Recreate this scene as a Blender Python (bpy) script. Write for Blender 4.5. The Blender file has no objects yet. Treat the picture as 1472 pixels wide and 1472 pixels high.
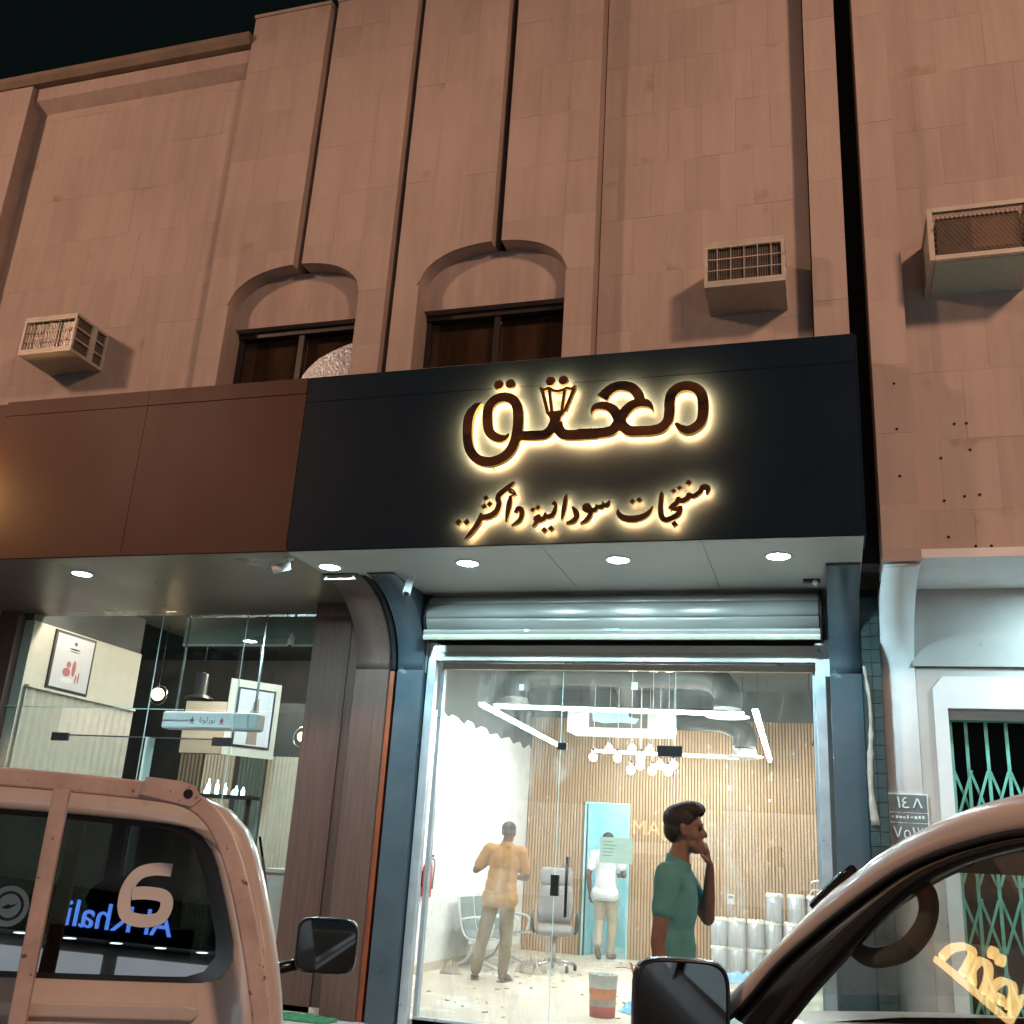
import bpy, bmesh, math, random
from mathutils import Vector, Matrix
random.seed(7)
R_ = math.radians
scene = bpy.context.scene
col = scene.collection

# ------------------------------------------------------------------ camera
cam_d = bpy.data.cameras.new('camera'); cam = bpy.data.objects.new('camera', cam_d); col.objects.link(cam)
cam_d.sensor_width = 36; cam_d.lens = 36 * 1473 / 1472; cam_d.clip_start = .05; cam_d.clip_end = 600
M = Matrix(((0.95674788, 0.0360403, 0.28867731, 0), (0.28463879, -0.32102727, -0.90328415, 0), (0.06011865, 0.94638395, -0.31740063, 1.55), (0, 0, 0, 1)))
cam.matrix_world = M
scene.camera = cam

# ------------------------------------------------------------------ night sky
w = bpy.data.worlds.new('World'); scene.world = w; w.use_nodes = True
nt = w.node_tree; bg = nt.nodes['Background']
sky = nt.nodes.new('ShaderNodeTexSky'); sky.sky_type = 'NISHITA'; sky.sun_disc = False
sky.sun_elevation = R_(-9); sky.sun_rotation = R_(200)
mixn = nt.nodes.new('ShaderNodeMix'); mixn.data_type = 'RGBA'; mixn.blend_type = 'ADD'; mixn.inputs[0].default_value = 1
mixn.inputs[7].default_value = (.055, .085, .085, 1)      # town glow in the night air
nt.links.new(sky.outputs[0], mixn.inputs[6]); nt.links.new(mixn.outputs[2], bg.inputs[0])
bg.inputs[1].default_value = .05

# ------------------------------------------------------------------ exposure and engine
vs = scene.view_settings
vs.view_transform = 'Standard'; vs.look = 'None'; vs.gamma = 1; vs.use_curve_mapping = False; vs.exposure = 0
scene.render.engine = 'CYCLES'
cy = scene.cycles
cy.use_denoising = True; cy.max_bounces = 8; cy.diffuse_bounces = 4; cy.glossy_bounces = 4
cy.transparent_max_bounces = 16; cy.transmission_bounces = 4
cy.caustics_reflective = False; cy.caustics_refractive = False
cy.sample_clamp_indirect = 6; cy.sample_clamp_direct = 0; cy.blur_glossy = .5

# ------------------------------------------------------------------ materials
MATS = {}
def _n(nt, t, **k):
    n = nt.nodes.new(t)
    for a, b in k.items(): setattr(n, a, b)
    return n
def pm(name, c, rough=.5, metal=0, var=.12, scale=6, bump=0, rnd=0, stretch=(1, 1, 1), spec=.5, coat=0, c2=None, spots=None, bscale=None, rvar=0, trans=0, streak=0):
    m = bpy.data.materials.new(name); MATS[name] = m; m.use_nodes = True
    nt = m.node_tree; b = nt.nodes['Principled BSDF']
    tc = _n(nt, 'ShaderNodeTexCoord'); mp = _n(nt, 'ShaderNodeMapping'); mp.inputs['Scale'].default_value = stretch
    oi = _n(nt, 'ShaderNodeObjectInfo')
    ad = _n(nt, 'ShaderNodeVectorMath', operation='ADD'); sc = _n(nt, 'ShaderNodeVectorMath', operation='SCALE')
    cmb = _n(nt, 'ShaderNodeCombineXYZ')
    for i in range(3): nt.links.new(oi.outputs['Random'], cmb.inputs[i])
    nt.links.new(cmb.outputs[0], sc.inputs[0]); sc.inputs['Scale'].default_value = 37.0 if rnd else 0.0
    nt.links.new(tc.outputs['Object'], ad.inputs[0]); nt.links.new(sc.outputs[0], ad.inputs[1]); nt.links.new(ad.outputs[0], mp.inputs['Vector'])
    no = _n(nt, 'ShaderNodeTexNoise'); no.inputs['Scale'].default_value = scale; no.inputs['Detail'].default_value = 6; no.inputs['Roughness'].default_value = .62
    nt.links.new(mp.outputs[0], no.inputs['Vector'])
    mx = _n(nt, 'ShaderNodeMix', data_type='RGBA')
    a_ = [max(0, x * (1 - var)) for x in c]; b_ = [min(1, x * (1 + var)) for x in c] if c2 is None else c2
    mx.inputs[6].default_value = (*a_, 1); mx.inputs[7].default_value = (*b_, 1)
    mr = _n(nt, 'ShaderNodeMapRange'); mr.inputs[1].default_value = .3; mr.inputs[2].default_value = .7
    nt.links.new(no.outputs['Fac'], mr.inputs[0]); nt.links.new(mr.outputs[0], mx.inputs[0])
    out = mx.outputs[2]
    if rnd:
        hs = _n(nt, 'ShaderNodeHueSaturation'); rr = _n(nt, 'ShaderNodeMapRange'); rr.inputs[3].default_value = 1 - rnd; rr.inputs[4].default_value = 1 + rnd
        nt.links.new(oi.outputs['Random'], rr.inputs[0]); nt.links.new(rr.outputs[0], hs.inputs['Value']); nt.links.new(out, hs.inputs['Color']); out = hs.outputs[0]
    if spots:                       # (colour, scale, threshold): stains, chips or dust with a shape of their own
        sn = _n(nt, 'ShaderNodeTexNoise'); sn.inputs['Scale'].default_value = spots[1]; sn.inputs['Detail'].default_value = 5
        nt.links.new(ad.outputs[0], sn.inputs['Vector'])
        sr = _n(nt, 'ShaderNodeMapRange'); sr.inputs[1].default_value = spots[2]; sr.inputs[2].default_value = spots[2] + .06
        nt.links.new(sn.outputs['Fac'], sr.inputs[0])
        m2 = _n(nt, 'ShaderNodeMix', data_type='RGBA'); nt.links.new(sr.outputs[0], m2.inputs[0]); nt.links.new(out, m2.inputs[6]); m2.inputs[7].default_value = (*spots[0], 1); out = m2.outputs[2]
    if streak:                      # weathering that runs down the wall across all slabs
        ge = _n(nt, 'ShaderNodeNewGeometry'); m6 = _n(nt, 'ShaderNodeMapping'); m6.inputs['Scale'].default_value = (5, 5, .33); nt.links.new(ge.outputs['Position'], m6.inputs[0])
        s6 = _n(nt, 'ShaderNodeTexNoise'); s6.inputs['Scale'].default_value = 1.6; s6.inputs['Detail'].default_value = 8; s6.inputs['Roughness'].default_value = .68; nt.links.new(m6.outputs[0], s6.inputs['Vector'])
        s7 = _n(nt, 'ShaderNodeTexNoise'); s7.inputs['Scale'].default_value = .55; s7.inputs['Detail'].default_value = 4; nt.links.new(ge.outputs['Position'], s7.inputs['Vector'])
        a7 = _n(nt, 'ShaderNodeMath', operation='ADD'); nt.links.new(s6.outputs['Fac'], a7.inputs[0]); nt.links.new(s7.outputs['Fac'], a7.inputs[1])
        r7 = _n(nt, 'ShaderNodeMapRange'); r7.inputs[1].default_value = .78; r7.inputs[2].default_value = 1.2; r7.inputs[3].default_value = 1 - streak; r7.inputs[4].default_value = 1 + streak * .7; nt.links.new(a7.outputs[0], r7.inputs[0])
        h7 = _n(nt, 'ShaderNodeHueSaturation'); nt.links.new(r7.outputs[0], h7.inputs['Value']); nt.links.new(out, h7.inputs['Color']); out = h7.outputs[0]
    nt.links.new(out, b.inputs['Base Color'])
    b.inputs['Roughness'].default_value = rough; b.inputs['Metallic'].default_value = metal
    b.inputs['Specular IOR Level'].default_value = spec; b.inputs['Coat Weight'].default_value = coat; b.inputs['Coat Roughness'].default_value = .08
    if rvar:
        rm = _n(nt, 'ShaderNodeMapRange'); rm.inputs[3].default_value = max(.02, rough - rvar); rm.inputs[4].default_value = min(1, rough + rvar)
        nt.links.new(mr.outputs[0], rm.inputs[0]); nt.links.new(rm.outputs[0], b.inputs['Roughness'])
    if bump:
        bn = _n(nt, 'ShaderNodeTexNoise'); bn.inputs['Scale'].default_value = bscale or scale * 4; bn.inputs['Detail'].default_value = 5; nt.links.new(mp.outputs[0], bn.inputs['Vector'])
        bu = _n(nt, 'ShaderNodeBump'); bu.inputs['Strength'].default_value = bump; bu.inputs['Distance'].default_value = .01
        nt.links.new(bn.outputs['Fac'], bu.inputs['Height']); nt.links.new(bu.outputs[0], b.inputs['Normal'])
    return m
def em(name, c, s, c_body=(.8, .8, .8)):
    m = bpy.data.materials.new(name); MATS[name] = m; m.use_nodes = True
    b = m.node_tree.nodes['Principled BSDF']; b.inputs['Base Color'].default_value = (*c_body, 1)
    b.inputs['Emission Color'].default_value = (*c, 1); b.inputs['Emission Strength'].default_value = s
    return m
def glass(name, tint=(.93, .97, .96), ior=1.5, dust=0, dust_c=(.75, .75, .7), dscale=3, stretch=(1, 1, .35), rough=.0, boost=1.0, dthr=.5, haze=.0):
    """thin pane: straight-through transmission, Fresnel reflection, optional film of dust"""
    m = bpy.data.materials.new(name); MATS[name] = m; m.use_nodes = True
    nt = m.node_tree; nt.nodes.remove(nt.nodes['Principled BSDF']); o = nt.nodes['Material Output']
    tr = _n(nt, 'ShaderNodeBsdfTransparent'); tr.inputs[0].default_value = (*tint, 1)
    gl = _n(nt, 'ShaderNodeBsdfGlossy'); gl.inputs['Roughness'].default_value = rough
    fr = _n(nt, 'ShaderNodeFresnel'); ge = _n(nt, 'ShaderNodeNewGeometry')     # the same reflectance from both sides of the thin pane
    mi = _n(nt, 'ShaderNodeMath', operation='MULTIPLY_ADD'); mi.inputs[1].default_value = 1 / ior - ior; mi.inputs[2].default_value = ior
    nt.links.new(ge.outputs['Backfacing'], mi.inputs[0]); nt.links.new(mi.outputs[0], fr.inputs[0])
    mu = _n(nt, 'ShaderNodeMath', operation='MULTIPLY', use_clamp=True); mu.inputs[1].default_value = boost; nt.links.new(fr.outputs[0], mu.inputs[0])
    mx = _n(nt, 'ShaderNodeMixShader'); nt.links.new(mu.outputs[0], mx.inputs[0]); nt.links.new(tr.outputs[0], mx.inputs[1]); nt.links.new(gl.outputs[0], mx.inputs[2])
    out = mx.outputs[0]
    if dust:
        tc = _n(nt, 'ShaderNodeTexCoord'); mp = _n(nt, 'ShaderNodeMapping'); mp.inputs['Scale'].default_value = stretch; nt.links.new(tc.outputs['Object'], mp.inputs[0])
        n1 = _n(nt, 'ShaderNodeTexNoise'); n1.inputs['Scale'].default_value = dscale; n1.inputs['Detail'].default_value = 9; n1.inputs['Roughness'].default_value = .75; n1.inputs['Distortion'].default_value = 1.2
        nt.links.new(mp.outputs[0], n1.inputs['Vector'])
        n2 = _n(nt, 'ShaderNodeTexNoise'); n2.inputs['Scale'].default_value = dscale * 11; n2.inputs['Detail'].default_value = 6; nt.links.new(mp.outputs[0], n2.inputs['Vector'])
        r1 = _n(nt, 'ShaderNodeMapRange'); r1.inputs[1].default_value = dthr; r1.inputs[2].default_value = dthr + .22; r1.inputs[4].default_value = dust; nt.links.new(n1.outputs['Fac'], r1.inputs[0])
        r2 = _n(nt, 'ShaderNodeMapRange'); r2.inputs[1].default_value = .35; r2.inputs[2].default_value = .68; r2.inputs[3].default_value = .15; nt.links.new(n2.outputs['Fac'], r2.inputs[0])
        m3 = _n(nt, 'ShaderNodeMath', operation='MULTIPLY'); nt.links.new(r1.outputs[0], m3.inputs[0]); nt.links.new(r2.outputs[0], m3.inputs[1])
        m4 = _n(nt, 'ShaderNodeMath', operation='ADD', use_clamp=True); m4.inputs[1].default_value = dust * .05 + haze; nt.links.new(m3.outputs[0], m4.inputs[0])
        df = _n(nt, 'ShaderNodeBsdfDiffuse'); df.inputs[0].default_value = (*dust_c, 1)
        tl = _n(nt, 'ShaderNodeBsdfTranslucent'); tl.inputs[0].default_value = (*dust_c, 1)
        md = _n(nt, 'ShaderNodeMixShader'); md.inputs[0].default_value = .5; nt.links.new(df.outputs[0], md.inputs[1]); nt.links.new(tl.outputs[0], md.inputs[2])
        m5 = _n(nt, 'ShaderNodeMixShader'); nt.links.new(m4.outputs[0], m5.inputs[0]); nt.links.new(out, m5.inputs[1]); nt.links.new(md.outputs[0], m5.inputs[2]); out = m5.outputs[0]
    nt.links.new(out, o.inputs['Surface'])
    return m

# ------------------------------------------------------------------ mesh helpers
class MB:
    def __init__(s): s.v = []; s.f = []; s.sm = []; s.mi = []; s.cur = 0
    def _add(s, vs, fs, smooth=False):
        n = len(s.v); s.v += [tuple(v) for v in vs]; s.f += [tuple(i + n for i in f) for f in fs]; s.sm += [smooth] * len(fs); s.mi += [s.cur] * len(fs); return s
    def box(s, x0, x1, y0, y1, z0, z1):
        return s._add([(x, y, z) for z in (z0, z1) for y in (y0, y1) for x in (x0, x1)], [(0, 2, 3, 1), (4, 5, 7, 6), (0, 1, 5, 4), (2, 6, 7, 3), (0, 4, 6, 2), (1, 3, 7, 5)])
    def prism(s, poly, a0, a1, axis='y', smooth=False):
        """extrude a 2D polygon: axis y -> poly is (x,z); axis x -> (y,z); axis z -> (x,y)"""
        def P(p, a): return {'y': (p[0], a, p[1]), 'x': (a, p[0], p[1]), 'z': (p[0], p[1], a)}[axis]
        n = len(poly); vs = [P(p, a0) for p in poly] + [P(p, a1) for p in poly]
        area = sum(poly[i][0] * poly[(i + 1) % n][1] - poly[(i + 1) % n][0] * poly[i][1] for i in range(n))
        flip = (area > 0) ^ (axis == 'y')
        cap0 = tuple(range(n)); cap1 = tuple(range(n, 2 * n))
        sides = [(i, (i + 1) % n, n + (i + 1) % n, n + i) for i in range(n)]
        if flip: fs = [cap0[::-1], cap1] + sides
        else: fs = [cap0, cap1[::-1]] + [q[::-1] for q in sides]
        if (a1 < a0): fs = [q[::-1] for q in fs]
        k = len(s.f); s._add(vs, fs, False)
        if smooth:
            for i in range(k + 2, len(s.f)): s.sm[i] = True
        return s
    def tube(s, pts, r, n=10, caps=True, smooth=True, up=None):
        pts = [Vector(p) for p in pts]; rs = r if isinstance(r, (list, tuple)) else [r] * len(pts)
        vs = []; prev = None
        for i, p in enumerate(pts):
            t = (pts[min(i + 1, len(pts) - 1)] - pts[max(i - 1, 0)]); t.normalize()
            if prev is None:
                u = Vector((0, 0, 1)) if abs(t.z) < .9 else Vector((1, 0, 0))
                a = t.cross(u).normalized()
            else:
                a = (prev - t * prev.dot(t)).normalized()
            prev = a; b = t.cross(a)
            rr = rs[i]; ra, rb = rr if isinstance(rr, (list, tuple)) else (rr, rr)
            for k in range(n):
                an = 2 * math.pi * k / n; vs.append(p + a * math.cos(an) * ra + b * math.sin(an) * rb)
        fs = [(i * n + k, i * n + (k + 1) % n, (i + 1) * n + (k + 1) % n, (i + 1) * n + k) for i in range(len(pts) - 1) for k in range(n)]
        k0 = len(s.f); s._add(vs, fs, smooth)
        if caps:
            m = len(s.v) - len(vs)
            s.f += [tuple(m + k for k in range(n))[::-1], tuple(m + (len(pts) - 1) * n + k for k in range(n))]; s.sm += [False] * 2; s.mi += [s.cur] * 2
        return s
    def lathe(s, prof, c=(0, 0, 0), n=20, axis='z', smooth=True):
        vs = []
        for (r, h) in prof:
            for k in range(n):
                a = 2 * math.pi * k / n; x, y = r * math.cos(a), r * math.sin(a)
                p = {'z': (x, y, h), 'y': (x, h, -y), 'x': (h, x, y)}[axis]
                vs.append((c[0] + p[0], c[1] + p[1], c[2] + p[2]))
        fs = [(i * n + k, i * n + (k + 1) % n, (i + 1) * n + (k + 1) % n, (i + 1) * n + k) for i in range(len(prof) - 1) for k in range(n)]
        return s._add(vs, fs, smooth)
    def loft(s, loops, close=True, smooth=True, cap0=False, cap1=False):
        n = len(loops[0]); vs = [p for L in loops for p in L]
        rng = range(n) if close else range(n - 1)
        fs = [(i * n + k, i * n + (k + 1) % n, (i + 1) * n + (k + 1) % n, (i + 1) * n + k) for i in range(len(loops) - 1) for k in rng]
        m = len(s.v); s._add(vs, fs, smooth)
        if cap0: s.f.append(tuple(m + k for k in range(n))[::-1]); s.sm.append(False); s.mi.append(s.cur)
        if cap1: s.f.append(tuple(m + (len(loops) - 1) * n + k for k in range(n))); s.sm.append(False); s.mi.append(s.cur)
        return s
    def sphere(s, c, r, n=14, m=8):
        rx, ry, rz = r if isinstance(r, (list, tuple)) else (r, r, r)
        loops = [[(c[0] + rx * math.sin(math.pi * (j + .001) / (m + .002)) * math.cos(2 * math.pi * k / n), c[1] + ry * math.sin(math.pi * (j + .001) / (m + .002)) * math.sin(2 * math.pi * k / n), c[2] - rz * math.cos(math.pi * j / m)) for k in range(n)] for j in range(m + 1)]
        return s.loft(loops)
    def quad(s, a, b, c, d): return s._add([a, b, c, d], [(0, 1, 2, 3)])
    def mesh(s, name, mats, fix=True):
        me = bpy.data.meshes.new(name); me.from_pydata(s.v, [], s.f)
        for m in (mats if isinstance(mats, (list, tuple)) else [mats]): me.materials.append(MATS[m] if isinstance(m, str) else m)
        for i, p in enumerate(me.polygons): p.use_smooth = s.sm[i]; p.material_index = s.mi[i]
        me.update()
        if fix:
            bm = bmesh.new(); bm.from_mesh(me); bmesh.ops.recalc_face_normals(bm, faces=bm.faces); bm.to_mesh(me); bm.free()
        return me
    def build(s, name, mats, parent=None, bevel=0, seg=2, fix=True, loc=None, rot=None):
        o = bpy.data.objects.new(name, s.mesh(name, mats, fix)); col.objects.link(o)
        if parent: o.parent = parent
        if loc: o.location = loc
        if rot: o.rotation_euler = rot
        if bevel:
            b = o.modifiers.new('bevel', 'BEVEL'); b.width = bevel; b.segments = seg; b.limit_method = 'ANGLE'; b.angle_limit = R_(40)
        return o
def tag(o, label, cat, group=None, kind=None):
    o['label'] = label
    if cat: o['category'] = cat
    if group: o['group'] = group
    if kind: o['kind'] = kind
    return o
def struct(o): o['kind'] = 'structure'; return o
def thing(name, label, cat, loc=(0, 0, 0), rz=0, group=None):
    o = bpy.data.objects.new(name, None); col.objects.link(o); o.location = loc; o.rotation_euler = (0, 0, rz); o.empty_display_size = .1
    return tag(o, label, cat, group)
def copy_tree(o, parent=None):
    c = o.copy(); col.objects.link(c); c.parent = parent
    for ch in list(o.children): copy_tree(ch, c)
    return c
def box(name, mat, parent, *b, bevel=0): return MB().box(*b).build(name, mat, parent, bevel)
def catmull(pts, n=6):
    out = []; P = [pts[0]] + list(pts) + [pts[-1]]
    for i in range(1, len(P) - 2):
        for k in range(n):
            t = k / n; a, b, c, d = P[i - 1], P[i], P[i + 1], P[i + 2]
            out.append(tuple(.5 * (2 * b[j] + (c[j] - a[j]) * t + (2 * a[j] - 5 * b[j] + 4 * c[j] - d[j]) * t * t + (3 * b[j] - a[j] - 3 * c[j] + d[j]) * t ** 3) for j in range(len(b))))
    out.append(tuple(pts[-1])); return out
def ribbon(pts, smooth=6):
    """outline polygon of a stroke through (x, z, width) points"""
    q = catmull(pts, smooth) if smooth else pts; L = []; Rr = []
    for i, p in enumerate(q):
        a = q[max(i - 1, 0)]; b = q[min(i + 1, len(q) - 1)]; dx, dz = b[0] - a[0], b[1] - a[1]; l = math.hypot(dx, dz) or 1
        nx, nz = -dz / l, dx / l; h = p[2] / 2
        L.append((p[0] + nx * h, p[1] + nz * h)); Rr.append((p[0] - nx * h, p[1] - nz * h))
    return L, Rr
def stroke3(mb, pts, y0, y1, smooth=6):
    """a stroke ribbon extruded from y0 (front) to y1 (back)"""
    L, Rr = ribbon(pts, smooth); n = len(L)
    vs = [(x, y0 - .00012 * i, z) for i, (x, z) in enumerate(L)] + [(x, y0 - .00012 * i, z) for i, (x, z) in enumerate(Rr)] + [(x, y1, z) for x, z in L] + [(x, y1, z) for x, z in Rr]
    f = []; back = []; side = []
    for i in range(n - 1):
        f.append((i, i + 1, n + i + 1, n + i)); back.append((2 * n + i, 3 * n + i, 3 * n + i + 1, 2 * n + i + 1))
        side += [(i, 2 * n + i, 2 * n + i + 1, i + 1), (n + i, n + i + 1, 3 * n + i + 1, 3 * n + i)]
    side += [(0, n, 3 * n, 2 * n), (n - 1, 3 * n - 1, 4 * n - 1, 2 * n - 1)]
    mb.cur = 0; mb._add(vs, f + []); k = len(mb.v) - len(vs)
    for grp, mi in ((side, 1), (back, 2)):
        mb.f += [tuple(a + k for a in q) for q in grp]; mb.sm += [False] * len(grp); mb.mi += [mi] * len(grp)
def disc3(mb, c, r, y0, y1, n=20, rot=0):
    vs = [(c[0] + r * math.cos(2 * math.pi * k / n + rot), y, c[1] + r * math.sin(2 * math.pi * k / n + rot)) for y in (y0, y1) for k in range(n)]
    k = len(mb.v); mb.v += vs
    mb.f.append(tuple(k + i for i in range(n))); mb.mi.append(0); mb.sm.append(False)
    mb.f.append(tuple(k + n + i for i in range(n))[::-1]); mb.mi.append(2); mb.sm.append(False)
    for i in range(n):
        mb.f.append((k + i, k + n + i, k + n + (i + 1) % n, k + (i + 1) % n)); mb.mi.append(1); mb.sm.append(False)
def text_obj(name, s, size, mat, parent, loc, rot, depth=.002, align='CENTER'):
    cu = bpy.data.curves.new(name, 'FONT'); cu.body = s; cu.size = size; cu.align_x = align; cu.align_y = 'CENTER'; cu.extrude = depth
    tmp = bpy.data.objects.new(name, cu); col.objects.link(tmp)
    dg = bpy.context.evaluated_depsgraph_get(); me = bpy.data.meshes.new_from_object(tmp.evaluated_get(dg)); bpy.data.objects.remove(tmp)
    me.materials.clear(); me.materials.append(MATS[mat])
    o = bpy.data.objects.new(name, me); col.objects.link(o); o.parent = parent; o.location = loc; o.rotation_euler = rot
    return o
# ------------------------------------------------------------------ material library
pm('stone', (.45, .365, .325), .75, var=.06, streak=.10, scale=2.2, stretch=(3, 1, .5), bump=.12, bscale=60, rnd=.055, spots=((.35, .26, .20), 1.3, .66))
pm('stone_wall', (.42, .34, .30), .85, var=.12, scale=3, bump=.2)
pm('stone_reveal', (.42, .335, .30), .8, var=.12, streak=.14, scale=4, stretch=(1, 1, .3), bump=.2)
pm('parapet', (.22, .17, .13), .8, var=.2, scale=3)
pm('dark_void', (.012, .012, .013), .9)
pm('fascia_dark', (.007, .017, .031), .40, var=.05, scale=1.5, spec=.06, rvar=.05, bump=.05, bscale=2.5, spots=((.16, .17, .17), 42, .755))
pm('fascia_brown', (.060, .021, .012), .5, var=.08, scale=1.2, stretch=(1, 1, .3), spec=.22, rvar=.04)
pm('clad_dark', (.058, .082, .10), .34, var=.15, scale=3, spec=.5, rvar=.08, spots=((.2, .25, .28), 5, .70))
pm('soffit_brown', (.19, .155, .13), .34, metal=.35, var=.10, scale=1.2, rvar=.08)
pm('soffit_grey', (.52, .53, .51), .42, metal=.15, var=.10, scale=1.2, rvar=.08)
pm('wood_brown', (.10, .058, .046), .5, var=.22, scale=7, stretch=(5, 5, .25), bump=.06, spots=((.4, .38, .36), 22, .74))
pm('red_edge', (.30, .075, .03), .5, var=.2, scale=5)
pm('dark_tile', (.035, .055, .055), .3, var=.25, scale=8, rnd=.2)
pm('white_paint', (.80, .82, .82), .65, var=.07, scale=3, bump=.12, spots=((.45, .43, .40), 9, .71))
pm('plaster', (.46, .42, .39), .8, var=.12, scale=2, bump=.2, spots=((.30, .25, .22), 5, .68))
pm('lit_patch_counter', (.68, .67, .66), .7, var=.08, scale=2, bump=.12)  # paler plaster for the painted light patch; also the counter front
pm('gate_green', (.15, .48, .38), .45, var=.2, scale=8, spots=((.12, .09, .05), 30, .70))
pm('alu_frame', (.52, .58, .62), .35, metal=.55, var=.12, scale=5, rvar=.1)
pm('shutter_metal', (.50, .49, .45), .38, metal=.45, var=.12, scale=3, stretch=(.4, 2, 2), rvar=.08)
pm('black_plastic', (.012, .012, .013), .4)
pm('black_metal', (.02, .02, .021), .35, metal=.4)
pm('white_plastic', (.72, .74, .72), .4, var=.05)
pm('yellow_plastic', (.52, .48, .38), .5, var=.12, scale=6)
pm('ac_metal', (.50, .47, .42), .5, metal=.1, var=.14, scale=5, spots=((.27, .2, .15), 9, .67))
pm('ac_dark', (.10, .085, .07), .7, var=.3, scale=20)
pm('ac_fins', (.30, .28, .26), .35, metal=.7, var=.2, scale=40)
pm('cage_green', (.42, .52, .46), .5, var=.1)
pm('window_frame', (.018, .014, .012), .45, var=.2)
pm('film', (.50, .56, .62), .3, metal=.25, var=.35, scale=18, bump=1.0, bscale=40)
pm('letter_brown', (.028, .022, .02), .16, var=.3, scale=3.0, stretch=(1, 1, 2), spec=.7, coat=.5, c2=(.15, .06, .025))  # dark and orange mix paints in reflections on the glossy brown faces
pm('letter_side', (.75, .48, .16), .28, metal=.9, var=.1)
em('letter_glow', (1, .375, .115), 430)
em('led_white', (.92, .98, .94), 145)
em('led_cool', (.56, .89, 1), 950)
em('bulb', (1, .9, .72), 60)
em('warm_globe', (1, .72, .38), 14)
glass('shop_glass', (.95, .975, .97), dust=.42, dscale=1.5, dthr=.49, boost=1.15, dust_c=(.72, .72, .68), haze=.012)
glass('left_glass', (.93, .96, .95), dust=.04, dscale=2, boost=1.3)
pm('blind', (.36, .27, .21), .8, var=.25, scale=5, stretch=(3, 1, .5))
glass('upper_glass', (.6, .56, .52), dust=.15, dust_c=(.24, .20, .17), dscale=4, stretch=(1, 1, 1), boost=1)

# ------------------------------------------------------------------ ground
pm('asphalt', (.05, .05, .052), .85, var=.3, scale=20, bump=.4, spots=((.03, .03, .03), 1.2, .62))
pm('paving', (.30, .28, .26), .8, var=.15, scale=5, bump=.2, rnd=.08)
pm('kerb', (.34, .33, .31), .8, var=.15, scale=5, bump=.2)
struct(MB().box(-80, 80, -80, 80, -.6, 0).build('road', 'asphalt'))
pv = struct(MB().box(-30, 30, 6.9, 30, .0, .06).build('pavement', 'paving'))
kb = MB()
kb.box(-.5, .5, 6.72, 6.896, 0, .12)
km = kb.mesh('kerb_stone', 'kerb')
for i in range(-16, 9):
    o = bpy.data.objects.new('kerb_stone', km); col.objects.link(o); o.location = (i * 1.005, 0, 0); o.parent = pv

# ------------------------------------------------------------------ main building, upper floor
bld = thing('stone_building', 'tall building clad in pale stone with arched windows and narrow slots above two shopfronts', 'building', (-4.5, 8.1, 0))
bld.location = (0, 0, 0)
ZB, ZT = 5.35, 10.28
PAN = [(-6.05, -5.09), (-4.99, -4.01), (-3.92, -2.95), (-2.85, -1.93)]
WIN = [(-5.04, .735), (-2.93, .735)]
SPR, RISE = 6.75, .40
def arch_z(x):
    """upper edge of a window opening at x, or None outside one"""
    for c, h in WIN:
        u = abs(x - c) / h
        if u < 1: return SPR + RISE * math.sqrt(max(0, 1 - u ** 2.2))
    return None
YR, YW = 8.05, 8.25          # raised piers, recessed wall
# backing walls: recessed panels, piers around the openings, back of the slots
box('wall', 'stone_wall', bld, -9.08, -6.06, YW, 8.7, 3.96, ZT - .1)
box('wall', 'stone_wall', bld, -1.92, -.01, YW, 8.7, 3.96, ZT + .3)
box('wall', 'stone_wall', bld, -9.62, -9.085, YR, 8.7, 3.96, ZT - .12)
box('wall', 'stone_wall', bld, -14.5, -9.63, YW, 8.7, 3.96, ZT - .1)
box('wall', 'stone_wall', bld, 0, .28, 8.02, 8.7, 3.96, 11)
box('slot_back', 'dark_void', bld, -5.085, -4.995, YR + .28, 8.7, 7.0, 10.4)
box('slot_back', 'dark_void', bld, -4.005, -3.925, YR + .28, 8.7, 5.3, 10.4)
box('slot_back', 'dark_void', bld, -2.945, -2.855, YR + .28, 8.7, 7.0, 10.4)
box('slot_back', 'dark_void', bld, .282, .438, YR + .4, 8.7, 3.96, 11)
def pier(x0, x1):
    """backing solid of a pier, its lower edge following the arch"""
    n = 48; pts = []
    for i in range(n + 1):
        x = x0 + (x1 - x0) * i / n; a = arch_z(x)
        pts.append((x, a if a else ZB))
    # keep the jamb vertical where the opening starts
    poly = []
    for i, (x, z) in enumerate(pts):
        if i and (pts[i - 1][1] == ZB) != (z == ZB):
            e = [c + sgn * h for c, h in WIN for sgn in (-1, 1) if min(pts[i - 1][0], x) - 1e-6 <= c + sgn * h <= max(pts[i - 1][0], x) + 1e-6]
            xe = e[0] if e else x
            poly += [(xe, pts[i - 1][1] if pts[i - 1][1] == ZB else SPR), (xe, ZB if z == ZB else SPR)]
        poly.append((x, z))
    poly += [(x1, 10.53), (x0, 10.53)]
    MB().prism(poly, YR + .012, 8.42, 'y').build('pier', 'stone_reveal', bld)
for p in PAN: pier(*p)
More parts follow.
